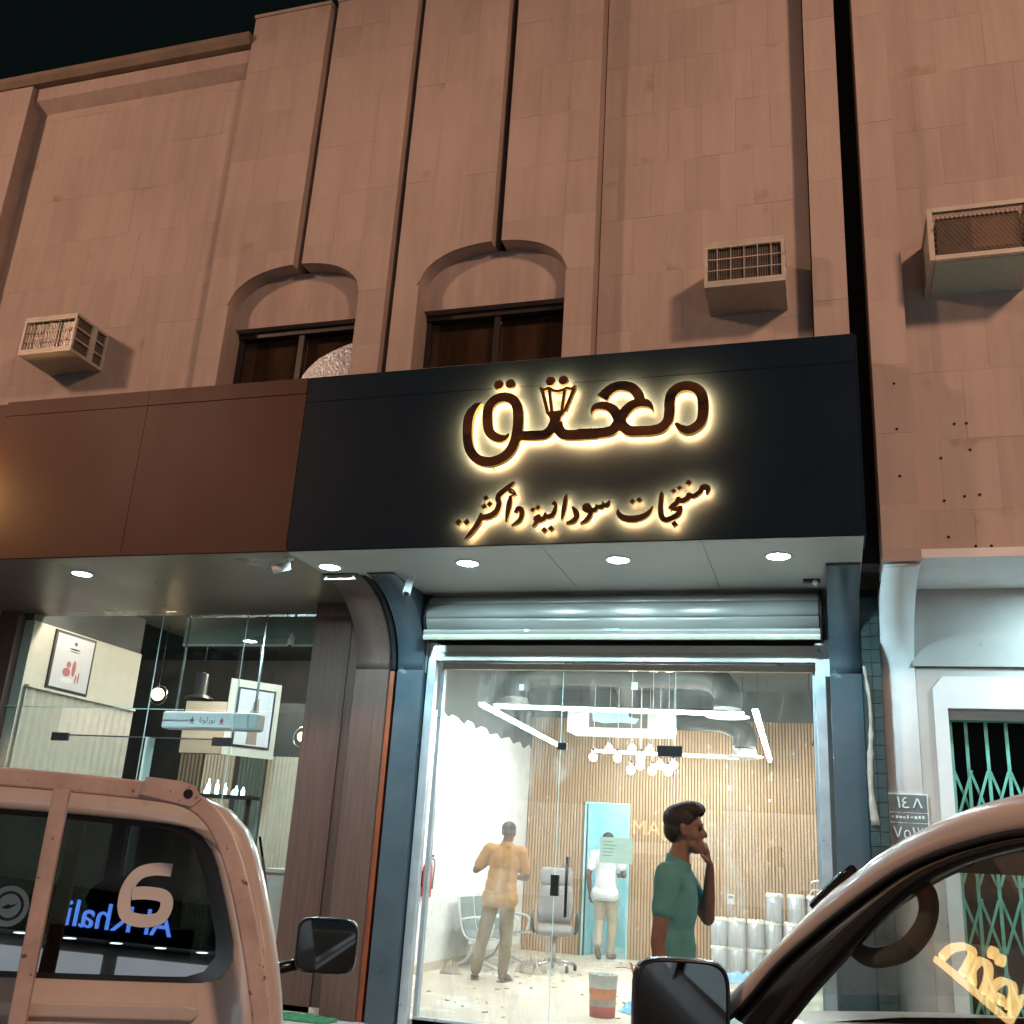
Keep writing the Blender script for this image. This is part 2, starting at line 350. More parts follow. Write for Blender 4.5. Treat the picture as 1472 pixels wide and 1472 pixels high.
# stone tiles: every slab an object, its lower edge cut to the arch where it meets one
TZ = [ZB, 5.55, 6.15, 6.75, 7.35, 7.95, 8.55, 9.15, 9.75, 10.3]
tile_cache = {}
def tile(poly, y, parent, thick=.014, g=.0007):
    xs = [p[0] for p in poly]; zs = [p[1] for p in poly]; cx, cz = (min(xs) + max(xs)) / 2, (min(zs) + max(zs)) / 2
    key = (tuple((round(p[0] - cx, 3), round(p[1] - cz, 3)) for p in poly), thick)
    if key not in tile_cache:
        q = []
        for (x, z) in poly:
            q.append((x - cx - math.copysign(g, x - cx), z - cz - math.copysign(g, z - cz)))
        mb = MB(); mb.prism(q, -thick, .006, 'y'); tile_cache[key] = mb.mesh('stone_tile', 'stone')
    o = bpy.data.objects.new('stone_tile', tile_cache[key]); col.objects.link(o); o.parent = parent
    o.location = (cx, y + random.uniform(-.0016, .0016), cz); o.rotation_euler = (random.uniform(-.0016, .0016), 0, random.uniform(-.0022, .0022))
    return o
def tile_field(x0, x1, y, nx, zs, parent, ztop=None, jit=0):
    for j in range(len(zs) - 1):
        z0, z1 = zs[j], zs[j + 1]
        off = 0
        xs = [x0 + (x1 - x0) * i / nx for i in range(nx + 1)]
        if jit and j % 2: xs = [x0] + [x0 + (x1 - x0) * (i + .5) / nx for i in range(nx)] + [x1]
        for i in range(len(xs) - 1):
            a, b = xs[i], xs[i + 1]
            # clip against the window openings
            segs = [(a, b)]
            low = []
            n = 10
            samples = [a + (b - a) * k / n for k in range(n + 1)]
            az = [arch_z(x) if y < 8.1 else None for x in samples]
            if all(v is None for v in az): poly = [(a, z0), (b, z0), (b, z1), (a, z1)]
            elif z1 <= SPR + .001:
                # beside the opening: keep the part outside
                c, h = min(WIN, key=lambda q: abs(q[0] - (a + b) / 2))
                if a >= c - h - .001 and b <= c + h + .001: continue
                if a < c - h: poly = [(a, z0), (c - h, z0), (c - h, z1), (a, z1)]
                else: poly = [(c + h, z0), (b, z0), (b, z1), (c + h, z1)]
                if abs(poly[1][0] - poly[0][0]) < .02: continue
            else:
                lowz = [max(z0, v) if v else z0 for v in az]
                if min(lowz) >= z1: continue
                bot = [(x, min(l, z1)) for x, l in zip(samples, lowz) if l < z1 - .004]
                if len(bot) < 2: continue
                poly = bot + [(bot[-1][0], z1), (bot[0][0], z1)]
            tile(poly, y, parent)
for x0, x1 in PAN: tile_field(x0, x1, YR, 3, TZ[1:-1] + [10.14, 10.545], bld)
tile_field(-9.08, -6.06, YW - .004, 9, TZ[1:-1] + [ZT - .12], bld, jit=1)
tile_field(-9.62, -9.085, YR - .004, 2, TZ[1:-1] + [ZT - .12], bld)
tile_field(-1.92, -.01, YW - .004, 6, TZ[1:-1] + [10.2], bld, jit=1)
tile_field(0, .28, 8.02, 1, TZ[1:-1] + [10.2, 10.9], bld)
# coping of the low parapet on the left
MB().prism([(8.02, ZT - .11), (8.7, ZT - .11), (8.7, ZT + .02), (7.97, ZT + .02), (7.97, ZT - .05)], -14.5, -6.06, 'x').build('parapet_cap', 'parapet', bld)
MB().prism([(8.10, ZT - .30), (8.24, ZT - .42), (8.24, ZT - .12), (8.10, ZT - .12)], -9.08, -6.06, 'x').build('cornice', 'stone_reveal', bld)
for x0, x1 in PAN: box('pier_cap', 'stone_reveal', bld, x0 - .01, x1 + .01, YR - .03, 8.42, 10.532, 10.575)
# windows
for wi, (c, h) in enumerate(WIN):
    arc = [(c + h * .999 * math.cos(math.pi * k / 24) , SPR + RISE * math.sqrt(max(0, 1 - abs(math.cos(math.pi * k / 24)) ** 2.2)) - .002) for k in range(25)]
    MB().prism([(c + h - .001, 6.56)] + arc + [(c - h + .001, 6.56)], YR + .17, 8.42, 'y').build('tympanum', 'stone_reveal', bld)
    wn = MB(); wn.box(c - h + .003, c + h - .003, 8.30, 8.40, 6.49, 6.557)
    fr = wn.build('window', 'window_frame', bld)
    for x0, x1 in ((c - h + .004, c - h + .05), (c - .03, c + .03), (c + h - .05, c + h - .004)): box('frame', 'window_frame', fr, x0, x1, 8.32, 8.385, 5.3, 6.487)
    MB().box(c - h + .05, c - .03, 8.350, 8.355, 5.3, 6.487).build('pane', 'upper_glass', fr)
    MB().box(c + .03, c + h - .05, 8.366, 8.371, 5.3, 6.487).build('pane', 'upper_glass', fr)
    box('blind', 'blind', fr, c - h, c + h, 8.44, 8.46, 5.3, 6.6)
    if wi == 0:
        # crumpled reflective film hanging behind the right-hand sash, its upper edge sagging
        pts = [(c + .05, 6.02), (c + .12, 6.12), (c + .22, 6.21), (c + .34, 6.27), (c + .5, 6.335), (c + .62, 6.36), (c + .68, 6.40), (c + .68, 5.35), (c + .05, 5.35)]
        MB().prism(pts, 8.340, 8.345, 'y').build('reflective_film', 'film', fr)['label'] = 'torn silver film stuck over the right-hand sash'

# ------------------------------------------------------------------ neighbouring building on the right
nb = thing('neighbour_building', 'stone clad neighbouring building with white ground floor column and drilled fixing holes', 'building')
NXE = 6.2
box('wall', 'stone_wall', nb, .72, NXE, YW, 8.7, 4.0, 11)
box('wall', 'stone_wall', nb, .44, .718, YR + .012, 8.7, 3.88, 11)
TN = [3.95, 4.32, 4.92, 5.52, 6.12, 6.72, 7.32, 7.92, 8.52, 9.12, 9.72, 10.32]
for j in range(len(TN) - 1):
    tile([(.44, TN[j]), (.72, TN[j]), (.72, TN[j + 1]), (.44, TN[j + 1])], YR, nb)
tile([(.44, 3.86), (.72, 3.86), (.72, 3.95), (.44, 3.95)], YR, nb)
for j in range(len(TN) - 1):
    xs = [.72] + [.72 + .21 * (j % 2) + .42 * k for k in range(1 - (j % 2), 8)]
    xs = sorted(set(round(x, 3) for x in xs))
    for a, b in zip(xs[:-1], xs[1:]): tile([(a, TN[j]), (b, TN[j]), (b, TN[j + 1]), (a, TN[j + 1])], YW - .004, nb)
hm = MB(); hm.lathe([(0.0001, -.0), (.012, 0)], n=10, axis='y'); hole = hm.mesh('fixing_hole', 'dark_void')
for (x, z) in [(.60, 5.35), (.60, 4.95), (.60, 4.55), (1.05, 5.05), (1.14, 5.05), (.93, 4.76), (1.15, 4.82), (1.08, 4.43), (1.19, 4.44), (.93, 4.40), (.94, 4.10), (1.13, 4.02), (1.24, 4.02)]:
    o = bpy.data.objects.new('fixing_hole', hole); col.objects.link(o); o.parent = nb; o.location = (x, (YR if x < .72 else YW - .004) - .0175, z)
# overhang soffit, recessed ground floor wall, column with concave bracket
box('soffit', 'white_paint', nb, .722, NXE, 8.26, 9.3, 3.955, 3.998)
box('edge_trim', 'white_paint', nb, .722, NXE, 8.19, 8.255, 3.925, 3.996)
box('upper_band', 'plaster', nb, .70, NXE, 9.28, 9.6, 3.285, 3.952)
mb = MB(); mb.prism([(.70, .06), (.955, .06), (.955, 2.93), (2.6, 2.93), (2.6, .06), (NXE, .06), (NXE, 3.278), (.70, 3.278)], 9.31, 9.62, 'y'); mb.build('ground_floor_wall', 'plaster', nb)
# paler raised plate round the doorway, painting in the light patch on the wall
mb = MB(); mb.prism([(.845, .06), (.952, .06), (.952, 2.935), (2.603, 2.935), (2.603, .06), (2.75, .06), (2.75, 3.20), (.93, 3.20), (.845, 3.10)], 9.285, 9.31, 'y'); mb.build('wall_light_patch', 'lit_patch_counter', nb)
box('lintel_strip', 'white_paint', nb, .96, 2.6, 9.40, 9.44, 2.86, 2.928)
def col_profile(yf=9.3, yb=9.62, yt=8.36, z0=.06, zc=3.22, zt=3.95, n=16):
    pr = [(yf, z0), (yf, zc)]
    for k in range(1, n + 1):
        t = math.pi / 2 * k / n; pr.append((yf - (yf - yt) * (1 - math.cos(t)), zc + (zt - zc) * math.sin(t)))
    return pr + [(yb, zt), (yb, z0)]
MB().prism(col_profile(yt=8.09, zt=3.852), .445, .715, 'x', smooth=True).build('column', 'white_paint', nb)
box('room_back', 'dark_void', nb, .9, 2.7, 10.4, 10.5, .06, 3)
box('room_side', 'dark_void', nb, .80, .9, 9.63, 10.4, .06, 3)
# folding lattice gate
gt = thing('folding_gate', 'turquoise green folding lattice gate across the doorway of the white wall', 'gate')
for x in (.975, 2.58): box('side_post', 'gate_green', gt, x - .018, x + .018, 9.47, 9.51, .06, 2.85, bevel=.003)
box('top_rail', 'gate_green', gt, .957, 2.598, 9.455, 9.525, 2.852, 2.884)
bars = [1.10 + .155 * k for k in range(10)]
bm_ = MB().box(-.013, .013, 9.478, 9.50, .08, 2.85); bme = bm_.mesh('bar', 'gate_green')
for x in bars:
    o = bpy.data.objects.new('bar', bme); col.objects.link(o); o.parent = gt; o.location = (x, 0, 0)
for lv, (za, zb) in enumerate([(2.05, 2.45), (1.55, 1.95), (1.05, 1.45), (.5, .9)]):
    for sgn in (1, -1):
        mb = MB(); mb.prism([(0, za), (.022, za), (.155, zb), (.133, zb)] if sgn > 0 else [(0, zb), (.022, zb), (.155, za), (.133, za)], 9.466 if sgn > 0 else 9.504, 9.474 if sgn > 0 else 9.512, 'y'); me = mb.mesh('lattice_bar', 'gate_green')
        for x in [.975] + bars[:-1]:
            o = bpy.data.objects.new('lattice_bar', me); col.objects.link(o); o.parent = gt; o.location = (x, 0, 0)
# plaque with house number on the column
pm('plaque_grey', (.14, .17, .17), .4, var=.15)
pm('plaque_white', (.72, .75, .74), .5)
pq = thing('address_plaque', 'grey street address plaque with white numerals screwed to the white column', 'plaque', (.585, 9.30, 1.83))
box('plate', 'plaque_white', pq, -.145, .165, -.012, -.001, -.02, .40)
box('panel', 'plaque_grey', pq, -.135, .155, -.016, -.012, .255, .39); box('panel', 'plaque_grey', pq, -.135, .155, -.016, -.012, .175, .245); box('panel', 'plaque_grey', pq, -.135, .155, -.016, -.012, -.01, .165)
text_obj('numerals', '١٤', .13, 'plaque_white', pq, (-.03, -.021, .322), (R_(90), 0, 0), .003)
MB().prism([(.045, .287), (.058, .287), (.0825, .352), (.107, .287), (.12, .287), (.09, .362), (.075, .362)], -.023, -.018, 'y').build('numeral', 'plaque_white', pq)
text_obj('numerals', '٧٥١٣', .13, 'plaque_white', pq, (.01, -.021, .085), (R_(90), 0, 0), .003)
for k in range(9): box('lettering', 'plaque_white', pq, -.12 + .029 * k, -.12 + .029 * k + random.uniform(.012, .022), -.0175, -.016, .2 + random.uniform(0, .008), .216 + random.uniform(0, .012))
# ------------------------------------------------------------------ sign strokes, metres on the fascia (x, z, stroke width)
QAF = [[(-2.484, 4.902, 0.013), (-2.503, 4.873, 0.037), (-2.548, 4.861, 0.059), (-2.604, 4.879, 0.070), (-2.653, 4.922, 0.074), (-2.676, 4.991, 0.078), (-2.686, 5.097, 0.079), (-2.671, 5.174, 0.079), (-2.618, 5.226, 0.079), (-2.545, 5.240, 0.078), (-2.469, 5.209, 0.078), (-2.423, 5.136, 0.079), (-2.407, 5.020, 0.082), (-2.411, 4.888, 0.084), (-2.434, 4.795, 0.080), (-2.483, 4.714, 0.076), (-2.562, 4.664, 0.077), (-2.652, 4.651, 0.077), (-2.742, 4.682, 0.074), (-2.812, 4.761, 0.075), (-2.844, 4.867, 0.075), (-2.853, 5.002, 0.077), (-2.842, 5.089, 0.076), (-2.805, 5.154, 0.057), (-2.765, 5.185, 0.028), (-2.739, 5.193, 0.006)]]
LAN = [[(-2.403, 4.876, 0.078), (-2.240, 4.870, 0.077), (-2.169, 4.875, 0.077), (-2.122, 4.912, 0.077), (-2.097, 4.962, 0.080), (-2.087, 4.999, 0.084), (-2.087, 5.027, 0.098), (-2.087, 5.055, 0.134), (-2.088, 5.079, 0.158)], [(-2.071, 4.974, 0.082), (-2.060, 4.931, 0.082), (-2.031, 4.883, 0.082), (-1.982, 4.857, 0.081), (-1.876, 4.851, 0.081), (-1.780, 4.848, 0.078), (-1.715, 4.850, 0.076)]]
LANB = [[(-2.218, 5.293, 0.027), (-2.157, 5.081, 0.027)], [(-2.152, 5.282, 0.025), (-2.121, 5.079, 0.025)], [(-2.016, 5.273, 0.025), (-2.034, 5.073, 0.025)], [(-1.936, 5.274, 0.029), (-2.007, 5.071, 0.029)], [(-2.235, 5.305, 0.022), (-2.199, 5.281, 0.022), (-2.154, 5.291, 0.022), (-2.107, 5.265, 0.022), (-2.067, 5.259, 0.022), (-2.027, 5.268, 0.022), (-1.996, 5.281, 0.022), (-1.960, 5.269, 0.021), (-1.922, 5.293, 0.021)]]
AIN = [[(-1.893, 4.861, 0.077), (-1.736, 4.855, 0.078), (-1.641, 4.860, 0.078), (-1.590, 4.882, 0.079), (-1.559, 4.926, 0.081), (-1.533, 4.980, 0.082), (-1.491, 5.042, 0.077), (-1.441, 5.085, 0.072), (-1.382, 5.101, 0.068), (-1.330, 5.093, 0.063), (-1.292, 5.065, 0.039), (-1.266, 5.015, 0.005)], [(-1.784, 5.030, 0.005), (-1.761, 5.084, 0.040), (-1.709, 5.100, 0.058), (-1.648, 5.088, 0.066), (-1.595, 5.049, 0.074), (-1.554, 4.981, 0.083), (-1.514, 4.905, 0.082), (-1.461, 4.858, 0.078), (-1.376, 4.849, 0.076), (-1.259, 4.850, 0.075), (-1.192, 4.873, 0.075), (-1.149, 4.926, 0.075), (-1.137, 5.008, 0.077), (-1.136, 5.090, 0.077), (-1.118, 5.158, 0.077), (-1.066, 5.207, 0.075), (-0.999, 5.218, 0.075), (-0.933, 5.194, 0.076), (-0.885, 5.140, 0.078), (-0.869, 5.061, 0.079), (-0.870, 4.962, 0.077), (-0.888, 4.891, 0.072), (-0.936, 4.845, 0.069), (-0.989, 4.827, 0.064), (-1.038, 4.845, 0.054), (-1.072, 4.876, 0.033), (-1.084, 4.895, 0.017)], [(-1.694, 5.167, 0.096), (-1.652, 5.220, 0.079), (-1.592, 5.259, 0.075), (-1.523, 5.263, 0.075), (-1.449, 5.238, 0.078), (-1.396, 5.176, 0.077), (-1.380, 5.117, 0.077)]]
DOTS = [(-2.604, 5.362, 0.043), (-2.499, 5.362, 0.043), (-2.146, 5.359, 0.042), (-2.033, 5.359, 0.042)]
MUNTAJAT = [[(-0.842, 4.287, 0.012), (-0.839, 4.336, 0.049), (-0.874, 4.347, 0.044), (-0.891, 4.314, 0.035), (-0.946, 4.276, 0.032), (-0.978, 4.290, 0.035), (-0.987, 4.265, 0.038), (-1.037, 4.239, 0.038), (-1.063, 4.262, 0.029), (-1.072, 4.225, 0.038), (-1.110, 4.198, 0.035), (-1.133, 4.177, 0.015)], [(-1.124, 4.186, 0.015), (-1.077, 4.175, 0.032), (-1.036, 4.198, 0.012), (-1.053, 4.146, 0.038), (-1.094, 4.111, 0.041), (-1.152, 4.091, 0.038), (-1.188, 4.117, 0.041), (-1.198, 4.192, 0.038), (-1.191, 4.302, 0.030), (-1.185, 4.317, 0.012)]]
TAA = [[(-1.536, 4.190, 0.012), (-1.532, 4.158, 0.033), (-1.495, 4.122, 0.045), (-1.420, 4.107, 0.051), (-1.345, 4.120, 0.045), (-1.289, 4.155, 0.033), (-1.260, 4.203, 0.015)]]
SUDANIYA = [[(-1.611, 4.269, 0.015), (-1.623, 4.235, 0.034), (-1.653, 4.233, 0.028), (-1.660, 4.258, 0.012), (-1.665, 4.220, 0.034), (-1.702, 4.219, 0.028), (-1.709, 4.238, 0.012), (-1.716, 4.200, 0.034), (-1.756, 4.186, 0.037), (-1.796, 4.197, 0.040), (-1.807, 4.223, 0.034), (-1.782, 4.235, 0.031), (-1.763, 4.205, 0.037), (-1.755, 4.163, 0.037), (-1.787, 4.111, 0.031), (-1.838, 4.081, 0.009)], [(-1.909, 4.230, 0.012), (-1.880, 4.187, 0.040), (-1.868, 4.142, 0.040), (-1.898, 4.105, 0.037), (-1.953, 4.091, 0.019)], [(-1.964, 4.336, 0.016), (-1.970, 4.271, 0.031), (-1.979, 4.191, 0.034), (-1.989, 4.124, 0.016)], [(-2.042, 4.264, 0.013), (-2.052, 4.200, 0.035), (-2.075, 4.159, 0.038), (-2.122, 4.151, 0.035), (-2.130, 4.181, 0.016), (-2.137, 4.142, 0.038), (-2.174, 4.121, 0.038), (-2.210, 4.135, 0.032), (-2.179, 4.160, 0.025), (-2.195, 4.109, 0.035), (-2.231, 4.069, 0.013)]]
WAAKTHAR = [[(-2.382, 4.193, 0.032), (-2.365, 4.232, 0.035), (-2.335, 4.218, 0.039), (-2.329, 4.169, 0.038), (-2.352, 4.121, 0.032), (-2.411, 4.088, 0.010)], [(-2.433, 4.340, 0.020), (-2.440, 4.291, 0.039), (-2.448, 4.209, 0.039), (-2.458, 4.122, 0.013)], [(-2.400, 4.381, 0.013), (-2.431, 4.399, 0.016), (-2.442, 4.376, 0.020), (-2.392, 4.358, 0.016), (-2.449, 4.334, 0.013)], [(-2.409, 4.468, 0.016), (-2.464, 4.414, 0.042), (-2.517, 4.370, 0.043), (-2.540, 4.331, 0.043), (-2.527, 4.278, 0.042), (-2.545, 4.216, 0.046), (-2.598, 4.175, 0.046), (-2.666, 4.165, 0.043), (-2.678, 4.198, 0.016), (-2.687, 4.136, 0.043), (-2.724, 4.072, 0.036), (-2.763, 4.021, 0.030), (-2.802, 3.974, 0.010)]]
SDOTS = [(-1.089, 4.055, 0.032), (-0.983, 4.390, 0.032), (-1.099, 4.326, 0.027), (-1.052, 4.349, 0.026), (-1.423, 4.255, 0.030), (-1.369, 4.265, 0.030), (-2.061, 4.265, 0.028), (-2.132, 4.040, 0.031), (-2.076, 4.051, 0.031), (-2.236, 4.214, 0.029), (-2.193, 4.232, 0.029), (-2.656, 4.260, 0.033), (-2.608, 4.278, 0.033), (-2.645, 4.332, 0.033), (-2.871, 4.131, 0.037), (-2.798, 4.129, 0.036)]
CAFE = [[(-9.75, 4.06), (-10.27, 4.11), (-10.82, 4.16), (-11.40, 4.21), (-11.92, 4.26)], [(-9.83, 4.13), (-9.95, 4.30), (-10.24, 4.47), (-10.43, 4.48), (-10.44, 4.34), (-10.39, 4.18)], [(-10.72, 4.19), (-10.57, 4.34), (-10.70, 4.51), (-10.91, 4.53), (-11.01, 4.40), (-11.02, 4.23)], [(-11.33, 4.23), (-11.21, 4.37), (-11.36, 4.55), (-11.62, 4.63), (-11.76, 4.53), (-11.75, 4.35)], [(-11.23, 4.29), (-11.43, 4.38), (-11.57, 4.34)], [(-11.90, 4.26), (-11.94, 4.46), (-12.05, 4.63), (-12.34, 4.73), (-12.57, 4.60)]]
CAFED =  [(-10.9, 4.71), (-11.14, 4.73)]
# ------------------------------------------------------------------ canopies over the two shops
YF, ZS, ZF = 7.63, 3.95, 5.62
dc = thing('dark_canopy', 'dark blue panelled canopy fascia carrying the backlit gold lettering', 'canopy')
xs = [-4.488, .30]
for a, b in zip(xs[:-1], xs[1:]):
    box('fascia_panel', 'fascia_dark', dc, a + .0015, b - .0015, YF, YF + .03, ZS, 5.368, bevel=.002)
    box('fascia_panel', 'fascia_dark', dc, a + .0015, b - .0015, YF + .002, YF + .032, 5.371, ZF, bevel=.002)
box('backing', 'dark_void', dc, -4.48, .29, YF + .034, 8.04, 3.99, ZF - .03)
box('end_panel', 'fascia_dark', dc, .301, .315, YF + .004, 8.04, ZS + .01, ZF - .01)
for a, b in ((-4.486, -2.2), (-2.196, -.9), (-.896, .298)):
    box('soffit_panel', 'soffit_grey', dc, a, b, YF + .004, 9.58, ZS, ZS + .03)
box('top_flashing', 'alu_frame', dc, -3.6, .28, YF + .02, YF + .10, ZF + .002, ZF + .010)
bc = thing('brown_canopy', 'brown panelled canopy fascia over the cafe front', 'canopy')
xs = [-14.5, -12.9, -11.2, -9.5, -7.9, -6.2, -4.492]
for i, (a, b) in enumerate(zip(xs[:-1], xs[1:])):
    box('fascia_panel', 'fascia_brown', bc, a + .0006, b - .0006, YF + (.002 if i % 2 else 0), YF + .03, ZS, 5.46 if i > 3 else ZF - .02, bevel=.002)
    if i > 3: box('fascia_panel', 'fascia_brown', bc, a + .0015, b - .0015, YF - .004, YF + .03, 5.463, ZF, bevel=.002)
box('backing', 'dark_void', bc, -14.5, -4.492, YF + .034, 8.04, 3.99, ZF - .04)
for a, b in ((-14.5, -9.62), (-9.615, -7.05), (-7.045, -4.49)):
    box('soffit_panel', 'soffit_brown', bc, a, b, YF + .004, 10.0, ZS, ZS + .03)
# ------------------------------------------------------------------ backlit lettering
def stroke_y(mb, pts, k):
    stroke3(mb, [(x, z, w_ * 1.1) for x, z, w_ in pts], 7.548 - .0009 * k, 7.578, 7)
LM = ['letter_brown', 'letter_side', 'letter_glow']
sg = thing('logo_sign', 'large backlit brown Arabic logo lettering with gold halo and lantern motif', 'sign', (0, 0, 0))
k = 0
for nm, grp in (('letter', QAF), ('letter', LAN), ('lantern_motif', LANB), ('letter', AIN)):
    mb = MB()
    for s in grp: stroke_y(mb, s, k); k += 1
    mb.build(nm, LM, sg, fix=False)
for (x, z, r) in DOTS:
    mb = MB(); disc3(mb, (x, z), r, 7.545, 7.578); mb.build('dot', LM, sg, fix=False)
for (x, z) in [(-2.62, 4.62), (-2.3, 4.875), (-2.06, 4.9), (-1.6, 4.86), (-1.2, 4.86), (-.9, 5.1), (-2.7, 5.1)]:
    MB().lathe([(.006, 7.575), (.006, 7.632)], (x, 0, z), 8, 'y').build('stand_off', 'black_metal', sg)
s2 = thing('tagline_sign', 'small backlit Arabic calligraphy tagline below the logo', 'sign', (0, 0, 0))
for nm, grp in (('word', MUNTAJAT + TAA), ('word', SUDANIYA), ('word', WAAKTHAR)):
    mb = MB(); kk = 0
    for s in grp: stroke_y(mb, s, kk); kk += 1
    mb.build(nm, LM, s2, fix=False)
for (x, z, r) in SDOTS:
    mb = MB(); disc3(mb, (x, z), r * .85, 7.545, 7.578, 4, random.uniform(-.2, .2)); mb.build('dot', LM, s2, fix=False)
for (x, z) in [(-1.12, 4.17), (-1.42, 4.11), (-1.73, 4.2), (-2.2, 4.13), (-2.45, 4.22), (-2.6, 4.2)]:
    MB().lathe([(.004, 7.575), (.004, 7.632)], (x, 0, z), 8, 'y').build('stand_off', 'black_metal', s2)
# lit cafe lettering farther along the brown fascia (seen mirrored in the car window)
em('cafe_letters', (1, .60, .2), 7)
cs = thing('cafe_sign', 'amber lit Arabic lettering on the brown fascia beyond the added shaded lamp', 'sign')
mb = MB()
for i, s in enumerate(CAFE): stroke3(mb, [(x, z, .07) for x, z in s], 7.52 - .002 * i, 7.60, 6)
for f in range(len(mb.mi)): mb.mi[f] = 0
mb.build('letter', 'cafe_letters', cs)
for (x, z) in CAFED:
    mb = MB(); disc3(mb, (x, z), .075, 7.52, 7.60); mb.mi = [0] * len(mb.mi); mb.build('dot', 'cafe_letters', cs)
for x in (-9.9, -10.6, -11.4, -11.9): MB().lathe([(.01, 7.59), (.01, 7.64)], (x, 0, 4.15), 8, 'y').build('stand_off', 'black_metal', cs)

# shaded lamp added out of view to give the fascia its warm glow
em('added_wash', (1, .55, .18), 260)
wl = thing('added_fascia_lamp', 'shaded warm lamp on a short arm, added to wash the brown fascia', 'lamp', (-8.45, 7.63, 4.75))
MB().tube([(0, 0, 0), (0, -.26, .02)], .012, 8).build('arm', 'black_metal', wl); box('shade', 'black_metal', wl, -.06, .06, -.34, -.25, -.30, .30, bevel=.006); box('tube', 'added_wash', wl, -.04, .04, -.249, -.235, -.27, .27)
# ------------------------------------------------------------------ downlights in the soffit
def downlight(x, y, z, lab, grp):
    t = thing('downlight', lab, 'downlight', (x, y, z), 0, grp)
    MB().lathe([(.088, .004), (.088, -.012), (.108, -.008), (.112, .0), (.112, .004)], n=28).build('trim_ring', 'white_plastic', t)
    MB().lathe([(.0001, -.007), (.086, -.007)], n=28).build('diffuser', 'led_cool', t)
    return t
for x, lab in ((-2.97, 'round cool white downlight beside the small hanging camera'), (-1.64, 'round cool white downlight above the middle of the roller shutter'), (-.34, 'round cool white downlight above the grey motion sensor')):
    downlight(x, 8.12, ZS, lab, 'downlights under the dark canopy')
downlight(-4.31, 8.14, ZS, 'round cool white recessed downlight over the brown curved column', 'downlights at the joint')
downlight(-7.05, 8.18, ZS, 'round cool white recessed downlight under the brown canopy', 'downlights under the brown canopy')

# ------------------------------------------------------------------ columns with concave brackets
def cl(name, mat, x0, x1, label, yt=8.36, zt=3.944):
    t = thing(name, label, 'column', ((x0 + x1) / 2, 9.4, .06))
    pr = col_profile(yt=yt, zt=zt)
    h = (x1 - x0) / 2
    low = [(9.3 - 9.4, 0), (9.3 - 9.4, 3.158), (9.62 - 9.4, 3.158), (9.62 - 9.4, 0)]
    up = [(p[0] - 9.4, p[1] - .06) for p in pr if p[1] > 3.215]
    up = [(-.1, 3.161)] + [q for q in up[1:]] if abs(up[0][1] - 3.16) < .01 else up
    up = [q for q in up if not (abs(q[0] - .22) < .001)] + [(.22, zt - .06), (.22, 3.161)]
    MB().prism(low, -h, h, 'x').build('shaft', mat, t, bevel=.003)
    MB().prism(up, -h, h, 'x', smooth=True).build('bracket', mat, t)
    return t
c1 = cl('clad_column', 'clad_dark', -4.05, -3.78, 'dark blue clad column with curved bracket left of the roller shutter')
c2 = cl('clad_column', 'clad_dark', .022, .285, 'dark blue clad column with curved bracket right of the roller shutter')
box('side_panel', 'clad_dark', c1, .1355, .16, .04, .24, 0, 3.3)
c3 = cl('wood_column', 'wood_brown', -4.50, -4.145, 'brown wood effect column with curved bracket beside the cafe glass')
box('red_edge', 'red_edge', c3, .179, .225, -.06, .2, 0, 3.15)
pr = col_profile(yf=9.34, yt=8.44, zt=3.943); MB().prism([(p[0] - 9.4, p[1] - .06) for p in pr if p[1] > 3.2] + [(.22, 3.16)], .179, .235, 'x', smooth=True).build('bracket_edge', 'dark_void', c3)
wp = thing('wood_wall', 'flat brown wood effect wall panel between the cafe glass and the curved column', 'wall', (-4.8, 9.55, .06))
box('panel', 'wood_brown', wp, -.32, .10, -.05, .04, 0, 3.885); box('panel', 'wood_brown', wp, .103, .40, -.035, .04, 0, 3.885)
# dark gap beside the white column: tiled strip and a torn strip of sealant
ts = thing('tiled_recess', 'dark narrow tiled recess between the dark column and the white column', 'wall', (.365, 9.2, .06))
box('backing', 'dark_void', ts, -.078, .077, .0, .3, 0, 3.88)
tm = MB().box(-.035, .035, -.012, 0, -.055, .055).mesh('wall_tile', 'dark_tile')
for i in range(2):
    for j in range(33):
        o = bpy.data.objects.new('wall_tile', tm); col.objects.link(o); o.parent = ts; o.location = (-.037 + .074 * i, 0, .07 + j * .115)
pm('sealant', (.38, .34, .29), .8, var=.2, scale=12, bump=.4)
mb = MB(); n = 26; L = []
for i in range(n):
    z = 1.9 + 1.3 * i / (n - 1); c = -.03 + .02 * math.sin(z * 5) - .03 * (i / n); wd = .030 - .018 * i / n + random.uniform(-.006, .006)
    L.append([(c - wd, -.02, z), (c, -.035, z), (c + wd, -.02, z), (c, -.014, z)])
mb.loft(L, cap0=True, cap1=True); so = mb.build('sealant_strip', 'sealant', ts); so['label'] = 'torn pale strip of sealant hanging in the gap'

